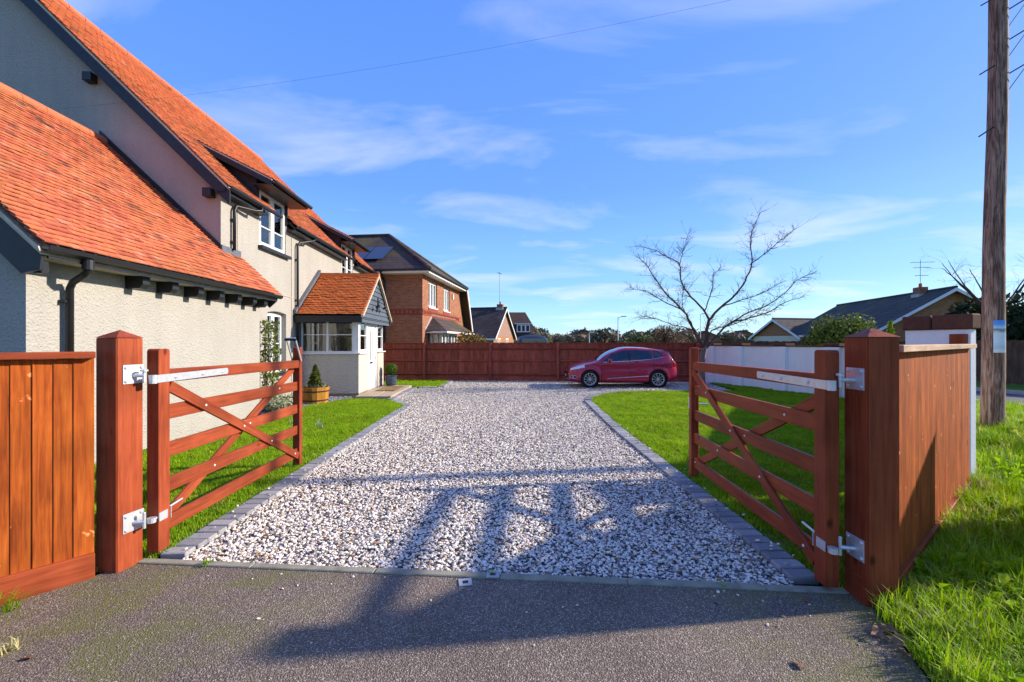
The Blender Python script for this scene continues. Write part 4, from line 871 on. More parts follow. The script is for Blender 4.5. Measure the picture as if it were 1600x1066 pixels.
# ------------------------------------------------------------------ far fence and white wall
def back_fence():
    a, b = Vector((-6.0, 19.62)), Vector((8.15, 18.52)); d = b-a; L = d.length
    t = thing('closeboard_fence', 'dark red-brown closeboard fence along the back of the drive', 'fence', (a.x, a.y, 0), math.atan2(d.y, d.x))
    bd = [MB().prism([(0, 0.02), (0.112, 0.034), (0.112, 0.044), (0, 0.044)], 'z', 0.14, 1.60+k*0.004).mesh('board', 'dark_z') for k in range(3)]
    n = int(L/0.1)
    for i in range(n): link('board', bd[i % 3], t, Matrix.Translation((i*0.1, 0, 0)))
    MB().box(0, L, -0.03, 0.07, 1.605, 1.64).build('capping_rail', 'dark_x', t); MB().box(0, L, 0.0, 0.03, -0.05, 0.14).build('gravel_board', 'dark_x', t)
    for z in (0.26, 0.84, 1.36):
        MB().prism([(0.02, z-0.045), (-0.045, z), (0.02, z+0.045)], 'x', 0, L).build('arris_rail', 'dark_x', t)
    x = 2.15
    while x < L:
        MB().box(x-0.055, x+0.055, -0.085, 0.025, -0.3, 1.62).build('fence_post', 'dark_z', t, 0.004)
        if x+1.45 < L: MB().box(x+1.42, x+1.48, -0.03, 0.0, -0.1, 0.3).build('peg', 'dark_z', t)
        x += 2.92
back_fence()
def white_wall():
    t = thing('garden_wall', 'white rendered garden wall with piers along the lawn', 'wall', (W1[0], W1[1], 0))
    o = Vector((W1[0], W1[1], 0))
    for p, q in ((W1, W2), (W2, W3)):
        p, q = Vector((*p, 0))-o, Vector((*q, 0))-o; d = (q-p).normalized(); n = Vector((-d.y, d.x, 0))
        if n.x > 0: n = -n
        L = (q-p).length; m = MB(); A = [p, q, q-n*0.2, p-n*0.2]
        m.add([(v.x, v.y, -0.2) for v in A]+[(v.x, v.y, 1.50) for v in A], [(0, 1, 2, 3), (4, 5, 6, 7), (0, 1, 5, 4), (1, 2, 6, 5), (2, 3, 7, 6), (3, 0, 4, 7)]); m.build('wall', 'whitewall', t)
        m = MB(); e = 0.03; A = [p+n*e, q+n*e, q-n*(0.2+e), p-n*(0.2+e)]
        m.add([(v.x, v.y, 1.502) for v in A]+[(v.x, v.y, 1.54) for v in A], [(0, 1, 2, 3), (4, 5, 6, 7), (0, 1, 5, 4), (1, 2, 6, 5), (2, 3, 7, 6), (3, 0, 4, 7)]); m.build('coping', 'coping', t)
        if q.y < p.y-6: continue
        for s in (0.35, 1.75, 3.55, 5.3):
            if s > L: continue
            c = p+d*s; w = 0.23
            def blk(nm, x0, x1, y0, y1, z0, z1, mat):
                vv = [c+d*a+n*b for a, b in ((x0, y0), (x1, y0), (x1, y1), (x0, y1))]; mm = MB()
                mm.add([(v.x, v.y, z0) for v in vv]+[(v.x, v.y, z1) for v in vv], [(3, 2, 1, 0), (4, 5, 6, 7), (0, 1, 5, 4), (1, 2, 6, 5), (2, 3, 7, 6), (3, 0, 4, 7)], random.random()); mm.build(nm, mat, t)
            blk('pier', -w, w, -0.24, 0.13, -0.2, 1.501, 'whitewall')
            k = 6
            for i in range(k): blk('coping_brick', -w-.04+i*(2*w+.08)/k+.004, -w-.04+(i+1)*(2*w+.08)/k-.004, -0.26, 0.15, 1.542, 1.62, 'coping')
    # tall end pier by the roadside fence with two big coping stones
    A, B = Vector((5.0, 5.62)), Vector((5.19, 5.0)); d = B-A
    p = thing('wall_pier', 'white rendered wall end with two brown coping stones behind the verge fence', 'wall', (A.x, A.y, 0), math.atan2(d.y, d.x)); l = d.length
    MB().box(0, l, 0.0, 0.10, -0.2, 1.80).build('pier', 'whitewall', p, 0.006)
    for a, b, c in ((-0.02, l*.44, 0.3), (l*.44+.01, l+.03, 0.7)): MB().box(a, b, -0.03, 0.13, 1.803, 1.97+random.uniform(-.005, .005), c).build('coping_stone', 'coping', p, 0.012)
    MB().box(l-.16, l-.02, -0.07, -0.001, 1.2, 1.745).build('fence_post', 'gate_z', p, 0.004)
white_wall()

# ------------------------------------------------------------------ car
def car_paint():
    t = NT('cherry_red_paint'); v = t.obj(); fl = t.noise(v, 900, 2)
    c = t.mix(0.25, (0.34, 0.003, 0.040), t.ramp(fl, [(0.3, (0.26, 0.002, 0.028)), (0.7, (0.44, 0.008, 0.06))]))
    M['carpaint'] = t.pbr(c, 0.35, None, 0.2, 0.3, **{'Coat Weight': 0.9, 'Coat Roughness': 0.02})
    M['chrome'] = plain('chrome', (0.75, 0.75, 0.77), 0.12, 1.0, 0.5, 0.03); M['tyre'] = plain('tyre_rubber', (0.018, 0.018, 0.019), 0.8, 0, 0.3, 0.2); M['rim'] = plain('alloy_rim', (0.55, 0.54, 0.52), 0.35, 0.3, 0.5, .05)
    M['trim'] = plain('black_trim', (0.012, 0.012, 0.013), 0.4, 0, 0.4, .1); M['lens'] = plain('clear_lens', (0.7, 0.72, 0.75), 0.08, 0.2, 0.6, .05); M['redlens'] = plain('red_lens', (0.35, 0.01, 0.015), 0.12, 0, 0.6, .1); M['seat'] = plain('seat_cloth', (0.03, 0.03, 0.034), 0.9)
car_paint()
def interp(x, pts):
    xs = [p[0] for p in pts]; ys = [p[1] for p in pts]; return float(np.interp(x, xs, ys))
def smooth_pts(pts, k=6):
    out = []; n = len(pts)
    for i in range(n-1):
        p0, p1, p2, p3 = pts[max(i-1, 0)], pts[i], pts[i+1], pts[min(i+2, n-1)]
        for j in range(k):
            s = j/k; m1 = (p2[1]-p0[1])/max(1e-6, (p2[0]-p0[0]))*(p2[0]-p1[0]); m2 = (p3[1]-p1[1])/max(1e-6, (p3[0]-p1[0]))*(p2[0]-p1[0])
            h = (2*s**3-3*s*s+1)*p1[1]+(s**3-2*s*s+s)*m1+(-2*s**3+3*s*s)*p2[1]+(s**3-s*s)*m2
            out.append((p1[0]+(p2[0]-p1[0])*s, h))
    return out+[pts[-1]]
def hatchback(name, label, loc, rz, paint, cat='car', scale=1.0, group=None):
    """local x runs from the front bumper (0) to the tail (4.05); y across; returns the thing"""
    t = thing(name, label, cat, loc, rz, group); t.scale = (scale,)*3; LN = 4.05
    top = smooth_pts([(0, .52), (.03, .60), (.10, .72), (.3, .80), (.6, .885), (.9, .95), (1.05, .99), (1.3, 1.165), (1.6, 1.325), (1.85, 1.41), (2.1, 1.475), (2.35, 1.49), (2.7, 1.48), (3.1, 1.45), (3.45, 1.405), (3.68, 1.365), (3.73, 1.34), (3.83, 1.19), (3.93, 1.02), (3.99, .93), (4.02, .80), (4.05, .58)], 5)
    wid = smooth_pts([(0, .52), (.06, .64), (.2, .75), (.45, .82), (.9, .855), (1.5, .862), (2.4, .868), (3.2, .868), (3.6, .845), (3.85, .79), (4.0, .70), (4.05, .60)], 4)
    belt = smooth_pts([(0, .50), (.1, .69), (.3, .755), (.6, .83), (.9, .885), (1.05, .915), (1.6, .945), (2.4, .985), (3.0, 1.035), (3.4, 1.10), (3.65, 1.13), (3.8, 1.06), (3.9, .95), (4.0, .86), (4.05, .56)], 4)
    railw = [(0, .40), (.3, .60), (1.05, .72), (1.3, .70), (1.85, .60), (2.4, .585), (3.2, .565), (3.6, .53), (3.75, .53), (3.95, .6), (4.05, .5)]
    R_ = 0.335; wz = 0.31; fx, rx = 0.80, 3.29
    xs = sorted(set([round(x, 3) for x in np.concatenate([np.linspace(0, .12, 7), np.linspace(.12, 3.6, 88), np.linspace(3.6, LN, 22)])]))
    NS, NW, NR = 7, 7, 6
    rows = []
    for x in xs:
        tz, w, bz, rw = interp(x, top), interp(x, wid), min(interp(x, belt), interp(x, top)-0.012), interp(x, railw)
        sill = interp(x, [(0, .30), (.1, .22), (.4, .19), (1.2, .20), (2.8, .20), (3.6, .22), (3.95, .30), (4.05, .40)])
        for wx in (fx, rx):
            if abs(x-wx) < R_+0.02: sill = max(sill, wz+math.sqrt(max(0, (R_+0.02)**2-(x-wx)**2))*0.99)
        rz_ = tz-0.045 if 1.1 < x < 3.75 else tz-0.02
        rz_ = max(rz_, bz+0.004)
        col = [(0.0, sill+0.02), (w*0.6, sill+0.02)]
        for k in range(NS+1):
            s = k/NS; z = sill+(bz-sill)*s
            y = w*(0.955+0.045*math.sin(math.pi*min(1, max(0, (z-.2)/.62))**0.9)) if z < .82 else w*(1.0-0.045*((z-.82)/.2)**1.3)
            y -= 0.012*math.exp(-((z-.47)/.05)**2)
            y += 0.010*math.exp(-((z-.80)/.03)**2) if 1.0 < x < 3.7 else 0
            for wx in (fx, rx): y += 0.022*math.exp(-((math.hypot(x-wx, z-wz)-R_-.04)/.05)**2)
            col.append((y, z))
        yb = col[-1][0]
        for k in range(1, NW+1):
            s = k/NW; col.append((yb+(rw-yb)*(s**1.15), bz+(rz_-bz)*s))
        for k in range(1, NR+1):
            s = k/NR; col.append((rw*(1-s), rz_+(tz-rz_)*math.sin(math.pi/2*s)))
        rows.append(col)
    nc = len(rows[0]); parts = {}
    def cls(x, k, y, z, tz, bz):
        if 2+NS <= k < 2+NS+NW:
            s = (k-2-NS+.5)/NW
            if tz-bz > 0.13 and 0.05 < s < 0.86:
                lean = x - 0.0
                if 1.28+0.62*max(0, s-.35) < x < 2.20: return 'side_window'
                if 2.28 < x < 3.10: return 'side_window'
                if 3.13 < x < 3.50-0.0*s and s < 0.8 and x < 3.52-.3*(s-.3): return 'side_window'
                if 2.20 <= x <= 2.28: return 'pillar_trim'
        if k >= 2+NS+NW:
            s = (k-2-NS-NW+.5)/NR
            if 1.08 < x < 1.84: return 'windscreen' if s > .08 else 'body'
            if 3.75 < x < 3.93: return 'rear_window' if s > .1 else 'body'
        if 2+NS-3 <= k <= 2+NS and .10 < x < .62 and z > .635+0.20*(x-.1) and z < .70+.32*(x-.1)+.02 and y > .3: return 'headlight'
        if 3.78 < x < 4.0 and .74 < z < 1.06 and k < 2+NS+NW and y > .5: return 'tail_light'
        if x < .05 and .33 < z < .55: return 'grille'
        if .07 < x < .33 and .33 < z < .43 and y > .5: return 'fog_recess'
        if z < .235 and 1.0 < x < 3.1: return 'sill_trim'
        return 'body'
    mats = {'body': paint, 'side_window': 'carglass', 'windscreen': 'carglass', 'rear_window': 'carglass', 'headlight': 'lens', 'tail_light': 'redlens', 'grille': 'trim', 'fog_recess': 'trim', 'pillar_trim': 'trim', 'sill_trim': paint}
    for side in (1, -1):
        for i in range(len(xs)-1):
            for k in range(nc-1):
                q = [(xs[i], *rows[i][k]), (xs[i+1], *rows[i+1][k]), (xs[i+1], *rows[i+1][k+1]), (xs[i], *rows[i][k+1])]
                cx, cy, cz = [sum(v[a] for v in q)/4 for a in range(3)]
                nm = cls(cx, k, cy, cz, interp(cx, top), interp(cx, belt)) if k >= 2 else 'body'
                key = nm if nm in ('body', 'windscreen', 'rear_window', 'grille') else (nm, side, (cx > 2.24) + (cx > 3.11) if nm == 'side_window' else 0)
                q = [(a, b*side, c) for a, b, c in q]
                if side < 0: q = q[::-1]
                parts.setdefault(key, MB()).add(q, [(0, 3, 2, 1)])
    for key, m in parts.items():
        nm = key if isinstance(key, str) else key[0]
        me = m.mesh(nm, mats[nm], recalc=False); bm = bmesh.new(); bm.from_mesh(me); bmesh.ops.remove_doubles(bm, verts=bm.verts, dist=0.0005)
        if nm == 'body':
            loops = [e for e in bm.edges if e.is_boundary and all(v.co.x < 0.001 for v in e.verts)]; 
            if loops: bmesh.ops.contextual_create(bm, geom=loops)
            loops = [e for e in bm.edges if e.is_boundary and all(v.co.x > LN-.001 for v in e.verts)]
            if loops: bmesh.ops.contextual_create(bm, geom=loops)
        bmesh.ops.recalc_face_normals(bm, faces=bm.faces); bm.to_mesh(me); bm.free(); me.polygons.foreach_set('use_smooth', [True]*len(me.polygons)); link(nm, me, t)
    # wheel houses, wheels
    MB().box(fx-.42, fx+.42, -.62, .62, .22, .62).box(rx-.42, rx+.42, -.62, .62, .22, .62).box(1.2, 2.9, -.7, .7, .17, .24).build('underbody', 'trim', t)
    for wx in (fx, rx):
        for s in (1, -1):
            MB().lathe([(R_+.015, s*.60), (R_+.015, s*.80), (R_-.005, s*.80)], 24, (wx, 0, wz), 'y', False).build('arch_liner', 'trim', t, recalc=False)
            w = MB().lathe([(.215, s*.64), (.29, s*.645), (.308, s*.67), (.31, s*.72), (.31, s*.79), (.298, s*.825), (.25, s*.835), (.222, s*.828)], 28, (wx, 0, wz), 'y', False).build('wheel', 'tyre', t, smooth=True)
            rm = MB().lathe([(.224, s*.70), (.224, s*.83), (.208, s*.826), (.2, s*.74)], 28, (wx, 0, wz), 'y', False); rm.lathe([(.05, s*.79), (.045, s*.822), (.0, s*.824)], 14, (wx, 0, wz), 'y')
            for k in range(10):
                a = 2*math.pi*k/10; da = .055
                def pt(r, an, y): return (wx+r*math.cos(an), s*y, wz+r*math.sin(an))
                rm.add([pt(.04, a-.25, .79), pt(.04, a+.25, .79), pt(.212, a+da, .80), pt(.212, a-da, .80), pt(.04, a-.15, .815), pt(.04, a+.15, .815), pt(.212, a+da*.7, .826), pt(.212, a-da*.7, .826)], [(0, 1, 2, 3), (4, 5, 6, 7), (0, 1, 5, 4), (1, 2, 6, 5), (2, 3, 7, 6), (3, 0, 4, 7)])
            rm.build('rim', 'rim', w); MB().lathe([(.19, s*.70), (0, s*.70)], 20, (wx, 0, wz), 'y').build('brake_disc', 'trim', w, recalc=False)
    def yb(x, z):
        i = min(range(len(xs)), key=lambda i: abs(xs[i]-x)); c = rows[i][2:2+NS+NW+1]; return float(np.interp(z, [p[1] for p in c], [p[0] for p in c]))
    for s in (1, -1):
        def strip(nm, pts, r, mat): MB().tube([(x, s*(yb(x, z)+.004), z) for x, z in pts], r, 6).build(nm, mat, t)
        strip('belt_trim', [(1.28+i*.1, interp(1.28+i*.1, belt)+.004) for i in range(23)], .009, 'chrome')
        strip('side_trim', [(1.42+i*.1, .335+.0065*i) for i in range(16)], .010, 'chrome')
        for x in (1.22, 2.25): strip('door_seam', [(x, z) for z in np.linspace(.25, .92, 8)], .008, 'trim')
        strip('door_seam', [(3.13-.16*(0.92-z)**2*0-.28*max(0, .62-z), z) for z in np.linspace(.4, .98, 8)], .008, 'trim')
        for x in (2.04, 3.0): MB().tube([(x, s*(yb(x, .845)+.02), .85), (x+.17, s*(yb(x+.17, .85)+.02), .856)], .014, 6).build('door_handle', paint, t)
        mm = MB().lathe([(0.0, -.11), (.06, -.09), (.085, 0), (.07, .08), (0, .10)], 12, (0, 0, 0), 'y'); o = mm.build('door_mirror', paint, t, smooth=True); o.location = (1.5, s*(yb(1.5, .95)+.10), 1.0); o.scale = (1.0, 1.0, .82)
        MB().tube([(1.52, s*(yb(1.5, .95)-.02), .94), (1.5, s*(yb(1.5, .95)+.06), .97)], .02, 6).build('mirror_stalk', 'trim', t)
        fx0 = .19; MB().tube([(fx0-.11, s*(yb(.08, .38)+.008), .37), (fx0-.06, s*(yb(.12, .41)+.008), .425), (fx0+.1, s*(yb(.28, .42)+.008), .43), (fx0+.15, s*(yb(.33, .38)+.008), .38), (fx0+.1, s*(yb(.28, .34)+.008), .335), (fx0-.06, s*(yb(.12, .34)+.008), .33), (fx0-.11, s*(yb(.08, .38)+.008), .37)], .010, 6).build('fog_surround', 'chrome', t)
        MB().lathe([(.04, 0), (.03, .012)], 10, (.21, s*(yb(.21, .38)+.0), .38), 'y').build('fog_lamp', 'lens', t)
        MB().box(1.62, 2.1, s*.37-.24, s*.37+.24, .3, .55).prism([(2.0, .5), (2.12, .5), (2.32, 1.12), (2.22, 1.14)], 'y', s*.37-.23, s*.37+.23).box(2.24, 2.33, s*.37-.12, s*.37+.12, 1.13, 1.3).build('front_seat', 'seat', t, .02)
    MB().prism([(2.75, .3), (3.1, .35), (3.3, 1.1), (3.2, 1.12)], 'y', -.6, .6).build('rear_seat', 'seat', t, .02)
    MB().prism([(1.1, .6), (1.1, .9), (1.45, .93), (1.55, .8)], 'y', -.66, .66).build('dashboard', 'seat', t, .02)
    MB().prism([(3.60, 1.385), (3.82, 1.365), (3.83, 1.35), (3.62, 1.345)], 'y', -.5, .5).build('spoiler', paint, t, .004)
    MB().box(-.005, .01, -.26, .26, .36, .47).build('number_plate', 'lens', t)
    return t
# nose to the left of the picture; near flank about 16.1 m from the viewer
hatchback('parked_hatchback', 'cherry-red hatchback parked on the gravel before the back fence', (2.07, 17.02, -0.012), R(-0.6), 'carpaint')

# ------------------------------------------------------------------ bare tree on the lawn
def bare_tree(name, label, loc, limbs, twig_n, seed, group=None, r0=0.085, mat='bark_dark', twig=0.55, trunk_mat='bark'):
    """limbs: list of polylines (x, z, y) relative to the base with start radius"""
    r = random.Random(seed); t = thing(name, label, 'tree', loc, 0, group); tr = MB(); br = MB(); tw = MB()
    def grow(p, d, l, rad, depth):
        pts = [Vector(p)]; dd = Vector(d).normalized(); n = 4
        for i in range(n):
            dd = (dd + Vector((r.gauss(0, .16), r.gauss(0, .16), r.gauss(0.03, .13)))).normalized(); pts.append(pts[-1]+dd*l/n)
        tw.tube(pts, [rad*(1-.8*i/n) for i in range(n+1)], 4, False)
        if depth > 0:
            for k in range(r.randint(2, 4)):
                i = r.randint(1, n); a = (dd + Vector((r.gauss(0, .75), r.gauss(0, .75), r.gauss(0.1, .45)))).normalized(); grow(pts[i], a, l*r.uniform(.4, .7), rad*.55, depth-1)
    for li, (poly, ra, rb, trunk) in enumerate(limbs):
        pts = [Vector((x, y, z)) for x, z, y in poly]; n = len(pts); sm = []
        for i in range(n-1):
            for k in range(4):
                s = k/4; p0, p1, p2, p3 = pts[max(i-1, 0)], pts[i], pts[i+1], pts[min(i+2, n-1)]
                q = 0.5*((2*p1)+(p2-p0)*s+(2*p0-5*p1+4*p2-p3)*s*s+(3*p1-p0-3*p2+p3)*s**3); j = .012 if not trunk else 0; sm.append(q+Vector((r.gauss(0, j), r.gauss(0, j), r.gauss(0, j))))
        sm.append(pts[-1]); m = len(sm); (tr if trunk else br).tube(sm, [ra+(rb-ra)*(i/(m-1))**.8 for i in range(m)], 7)
        if trunk: continue
        for k in range(int(twig_n*m/20)):
            i = r.randint(m//4, m-1); d = (sm[min(i+1, m-1)]-sm[max(i-1, 0)]).normalized(); a = (d*0.8+Vector((r.gauss(0, .7), r.gauss(0, .9), r.gauss(0.05, .5)))).normalized(); grow(sm[i], a, twig*r.uniform(.5, 1.4), .010*(1-.4*i/m), 2)
    tr.build('trunk', trunk_mat, t); br.build('limb', mat, t); tw.build('twig', mat, t, recalc=False); return t
def lawn_tree():
    Y = 16.6; k = 1/690*Y; X0 = 7.15
    def P(l, ys):   # outline points measured on the picture, given depth of their own
        out = []
        for (zx, zy), dy in zip(l, ys): px, py = 860+zx/3.439, 330+zy/3.439; out.append(((px-800)*k-X0, 1.65-(py-535)*k, dy))
        return out
    def lin(n, a, b): return [a+(b-a)*i/(n-1) for i in range(n)]
    T = [((815, 940), (812, 850), (818, 775), (828, 735))]
    limbs = [(P(T[0], [0, 0, 0, 0]), .13, .10, True)]
    def add(l, d0, d1, ra, rb=.008): limbs.append((P(l, lin(len(l), d0*.5, d1*.5)), ra, rb, False))
    add([(826, 745), (795, 690), (745, 600), (690, 525), (610, 450), (545, 370), (500, 300), (445, 255)], 0, -.9, .06)
    add([(828, 745), (840, 660), (855, 580)], 0, .05, .075, .055)
    add([(855, 585), (820, 525), (745, 435), (710, 360), (708, 280), (640, 235), (590, 205), (520, 180)], .05, .9, .045)
    add([(708, 285), (725, 235), (740, 190), (770, 105)], .5, 1.0, .018, .005)
    add([(855, 585), (920, 510), (985, 455), (1035, 380), (1065, 290), (1055, 190), (1060, 110), (1095, 25)], .05, -.8, .05)
    add([(1065, 290), (1140, 230), (1200, 170), (1260, 120)], -.3, -1.1, .022, .006)
    add([(833, 535), (880, 430), (905, 340), (960, 285)], .1, 1.3, .025, .006)
    add([(830, 745), (900, 670), (980, 600), (1080, 575), (1190, 540), (1280, 490), (1380, 460)], 0, .8, .05)
    add([(980, 602), (1060, 545), (1150, 510), (1230, 450), (1290, 380), (1385, 335)], .25, -1.0, .03)
    add([(920, 512), (1010, 480), (1090, 450), (1200, 385)], -.1, -1.4, .025, .006)
    add([(770, 640), (700, 625), (640, 610), (540, 580), (460, 565)], -.1, -1.0, .025, .006)
    add([(690, 527), (600, 480), (520, 430), (445, 415)], -.3, .6, .025, .006)
    add([(830, 740), (860, 640), (930, 620), (1010, 585), (1100, 520)], 0, -1.2, .03, .008); add([(800, 700), (740, 560), (730, 480), (760, 370)], 0, 1.2, .03, .006)
    bare_tree('bare_tree', 'leafless spreading ornamental tree on the lawn behind the right gate', (X0, Y, 0), limbs, 34, 3, twig=.42)
lawn_tree()

# ------------------------------------------------------------------ telegraph pole, its cable and notice
def pole():
    t = NT('creosote_pole'); v = t.obj(); g = t.noise(t.mapv(v, (9, 9, 0.8)), 2, 6, .65, 1.2)
    c = t.ramp(g, [(0.28, (0.06, 0.03, 0.022)), (0.45, (0.19, 0.10, 0.07)), (0.6, (0.36, 0.23, 0.17)), (0.8, (0.46, 0.35, 0.28))]); c = t.mix(t.ramp(t.noise(t.mapv(v, (30, 30, 2.2)), 2, 4), [(0.5, 0), (0.62, .75)]), c, (0.035, 0.02, 0.015))
    mat = t.pbr(c, 0.85, t.bump(g, .9, .02))
    p = thing('telegraph_pole', 'tall brown wooden telegraph pole with climbing pegs on the verge', 'pole', (7.05, 6.5, 0.3))
    m = MB(); n = 14; pts = [(0.010*i+.012*math.sin(i*.9), 0.0, -0.3+i*0.6) for i in range(n)]; m.tube(pts, [0.132-.0026*i for i in range(n)], 20); m.build('shaft', mat, p, smooth=True)
    for z, s in ((5.4, -1), (4.5, -1), (5.75, 1), (5.25, 1), (6.4, -1), (6.2, 1)):
        x = .010*z/.6; b = MB().tube([(x+s*.08, -.04, z), (x+s*.36, -.1, z+s*.17)], .010, 6)
        if s > 0: b.tube([(x+.08, -.04, z-.27), (x+.36, -.1, z+.17)], .006, 5)
        b.build('climbing_peg', 'iron', p)
    # printed notice pinned to the pole: pale sheet with a blue landscape picture
    t = NT('printed_notice'); v = t.obj(); s = t.n('SeparateXYZ', {0: v}); z = s.outputs[2]
    n = t.noise(v, 14, 4); zz = t.math('ADD', t.math('MULTIPLY', z, 1.25), t.math('MULTIPLY', n, 0.10))
    c = t.ramp(zz, [(0.0, (0.62, 0.66, 0.6)), (0.10, (0.62, 0.66, 0.62)), (0.14, (0.42, 0.55, 0.62)), (0.25, (0.6, 0.68, 0.72)), (0.40, (0.6, 0.66, 0.7)), (0.46, (0.12, 0.16, 0.12)), (0.50, (0.5, 0.62, 0.75)), (0.56, (0.12, 0.33, 0.7)), (0.7, (0.05, 0.2, 0.6))])
    mt = t.pbr(c, .5); m = MB(); k = 8
    for i in range(k+1):
        a = -2.35+1.1*i/k
        for zq in (0, .47):
            for rr in (.137, .140): m.v.append((rr*math.cos(a), rr*math.sin(a), zq)); m.c.append(.5)
    for i in range(k):
        o = i*4; m.f += [(o+1, o+5, o+7, o+3), (o, o+2, o+6, o+4), (o+2, o+3, o+7, o+6), (o, o+4, o+5, o+1)]
    o = m.build('notice', mt); o.location = (7.072, 6.5, 1.50); tag(o, 'pale blue printed notice pinned to the telegraph pole', 'notice')
    # overhead service cable from pole to the cottage gable
    a, b = Vector((7.18, 6.5, 7.6)), CTI.inverted() @ Vector((-3.35, -0.03, 6.6)); pts = []
    for i in range(25):
        s = i/24; q = a+(b-a)*s; q.z -= 0.9*4*s*(1-s)*.35; pts.append(q)
    tag(MB().tube(pts, .0016, 5).build('service_cable', 'iron'), 'thin black overhead cable running to the cottage gable', 'cable')
pole()
def cabinet():
    t = thing('utility_cabinet', 'green metal roadside cabinet on the verge beside the board fence', 'cabinet', (4.60, 3.07, 0.0)); m = plain('cabinet_green', (0.03, 0.07, 0.04), .5)
    MB().box(0.02, .36, .02, .78, .02, 1.34).build('case', m, t, .008); MB().box(0, .38, 0, .8, 1.341, 1.385).build('lid', m, t, .01); MB().box(0.0, .38, 0, .8, -.1, .018).build('plinth', 'concrete', t)
    for y in (.05, .41): d = MB().box(.001, .0195, y, y+.34, .08, 1.3).build('door', m, t, .004); MB().box(-.02, .0, y+.28, y+.31, .65, .78).build('handle', 'iron', d)
cabinet()

# ------------------------------------------------------------------ neighbouring houses
def brick_mat(name, c1, c2, mortar, w=.225, h=.075):
    t = NT(name); s = t.n('SeparateXYZ', {0: t.obj()}); u = t.math('ADD', s.outputs[0], s.outputs[1]); v = t.n('CombineXYZ', {0: u, 1: s.outputs[2]}).outputs[0]
    b = t.n('TexBrick', {'Vector': v, 'Color1': (*c1, 1), 'Color2': (*c2, 1), 'Mortar': (*mortar, 1), 'Scale': 1.0, 'Mortar Size': 0.008, 'Brick Width': w, 'Row Height': h, 'Bias': 0.0})
    c = t.mix(.5, b.outputs[0], t.ramp(t.noise(v, 3.5, 5), [(.3, .65), (.7, 1.2)]), 'MULTIPLY')
    return t.pbr(c, .9, t.bump(b.outputs['Fac'], -0.5, .01), spec=.2)
def rooftile_mat(name, c1, c2, w=.3, h=.19, moss=(0.12, 0.10, 0.02), mo=.6):
    t = NT(name); s = t.n('SeparateXYZ', {0: t.obj()}); u = t.math('ADD', s.outputs[0], s.outputs[1]); v = t.n('CombineXYZ', {0: u, 1: s.outputs[2]}).outputs[0]
    b = t.n('TexBrick', {'Vector': v, 'Color1': (*c1, 1), 'Color2': (*c2, 1), 'Mortar': (*[x*.35 for x in c1], 1), 'Scale': 1.0, 'Mortar Size': 0.012, 'Brick Width': w, 'Row Height': h})
    c = t.mix(.5, b.outputs[0], t.ramp(t.noise(v, 2, 5), [(.3, .6), (.7, 1.25)]), 'MULTIPLY'); c = t.mix(t.math('MULTIPLY', t.ramp(t.noise(t.obj(), .5, 5), [(.52, 0), (.68, 1)]), mo), c, moss)
    return t.pbr(c, .9, t.bump(b.outputs['Fac'], -.8, .02), spec=.2)
M['brick_dark'] = brick_mat('red_brown_brick', (0.33, 0.115, 0.055), (0.22, 0.075, 0.04), (0.3, 0.2, 0.14)); M['brick_red'] = brick_mat('bright_red_brick', (0.30, 0.05, 0.025), (0.24, 0.04, 0.02), (0.2, 0.1, 0.07))
M['brick_pink'] = brick_mat('pinkish_brick', (0.30, 0.17, 0.13), (0.24, 0.13, 0.1), (0.32, 0.25, 0.2)); M['brick_orange'] = brick_mat('orange_brick', (0.36, 0.15, 0.06), (0.28, 0.11, 0.045), (0.3, 0.22, 0.15))
M['roof_brown'] = rooftile_mat('brown_concrete_tiles', (0.085, 0.06, 0.055), (0.06, 0.045, 0.043)); M['roof_grey'] = rooftile_mat('grey_brown_tiles', (0.085, 0.075, 0.068), (0.055, 0.048, 0.045), .33, .25, (0.13, 0.12, 0.03)); M['roof_far'] = rooftile_mat('far_brown_tiles', (0.09, 0.05, 0.04), (0.07, 0.042, 0.036), .4, .3, (.07, .06, .03), .3)
M['solar'] = plain('solar_panel', (0.012, 0.018, 0.04), 0.15, 0.1, 0.6, .1); M['blind'] = plain('window_blind', (0.5, 0.52, 0.54), .8); M['cream'] = plain('cream_paint', (0.6, 0.55, 0.42), .8)
def house(name, label, loc, rz, group=None): return thing(name, label, 'house', loc, rz, group)
def quadroof(nm, pts, mat, parent, th=.1):
    pts = [Vector(p) for p in pts]; n = (pts[1]-pts[0]).cross(pts[2]-pts[0]).normalized()
    if n.z < 0: n = -n
    k = len(pts); m = MB(); m.add([p for p in pts]+[p-n*th for p in pts], [tuple(range(k)), tuple(range(2*k-1, k-1, -1))]+[(i, (i+1) % k, (i+1) % k+k, i+k) for i in range(k)]); return m.build(nm, mat, parent)
def simple_window(parent, plane, pos, a0, a1, z0, z1, cols, sgn):
    return window(parent, plane, pos, a0, a1, z0, z1, cols, (), 'window', sgn, .08, .06)
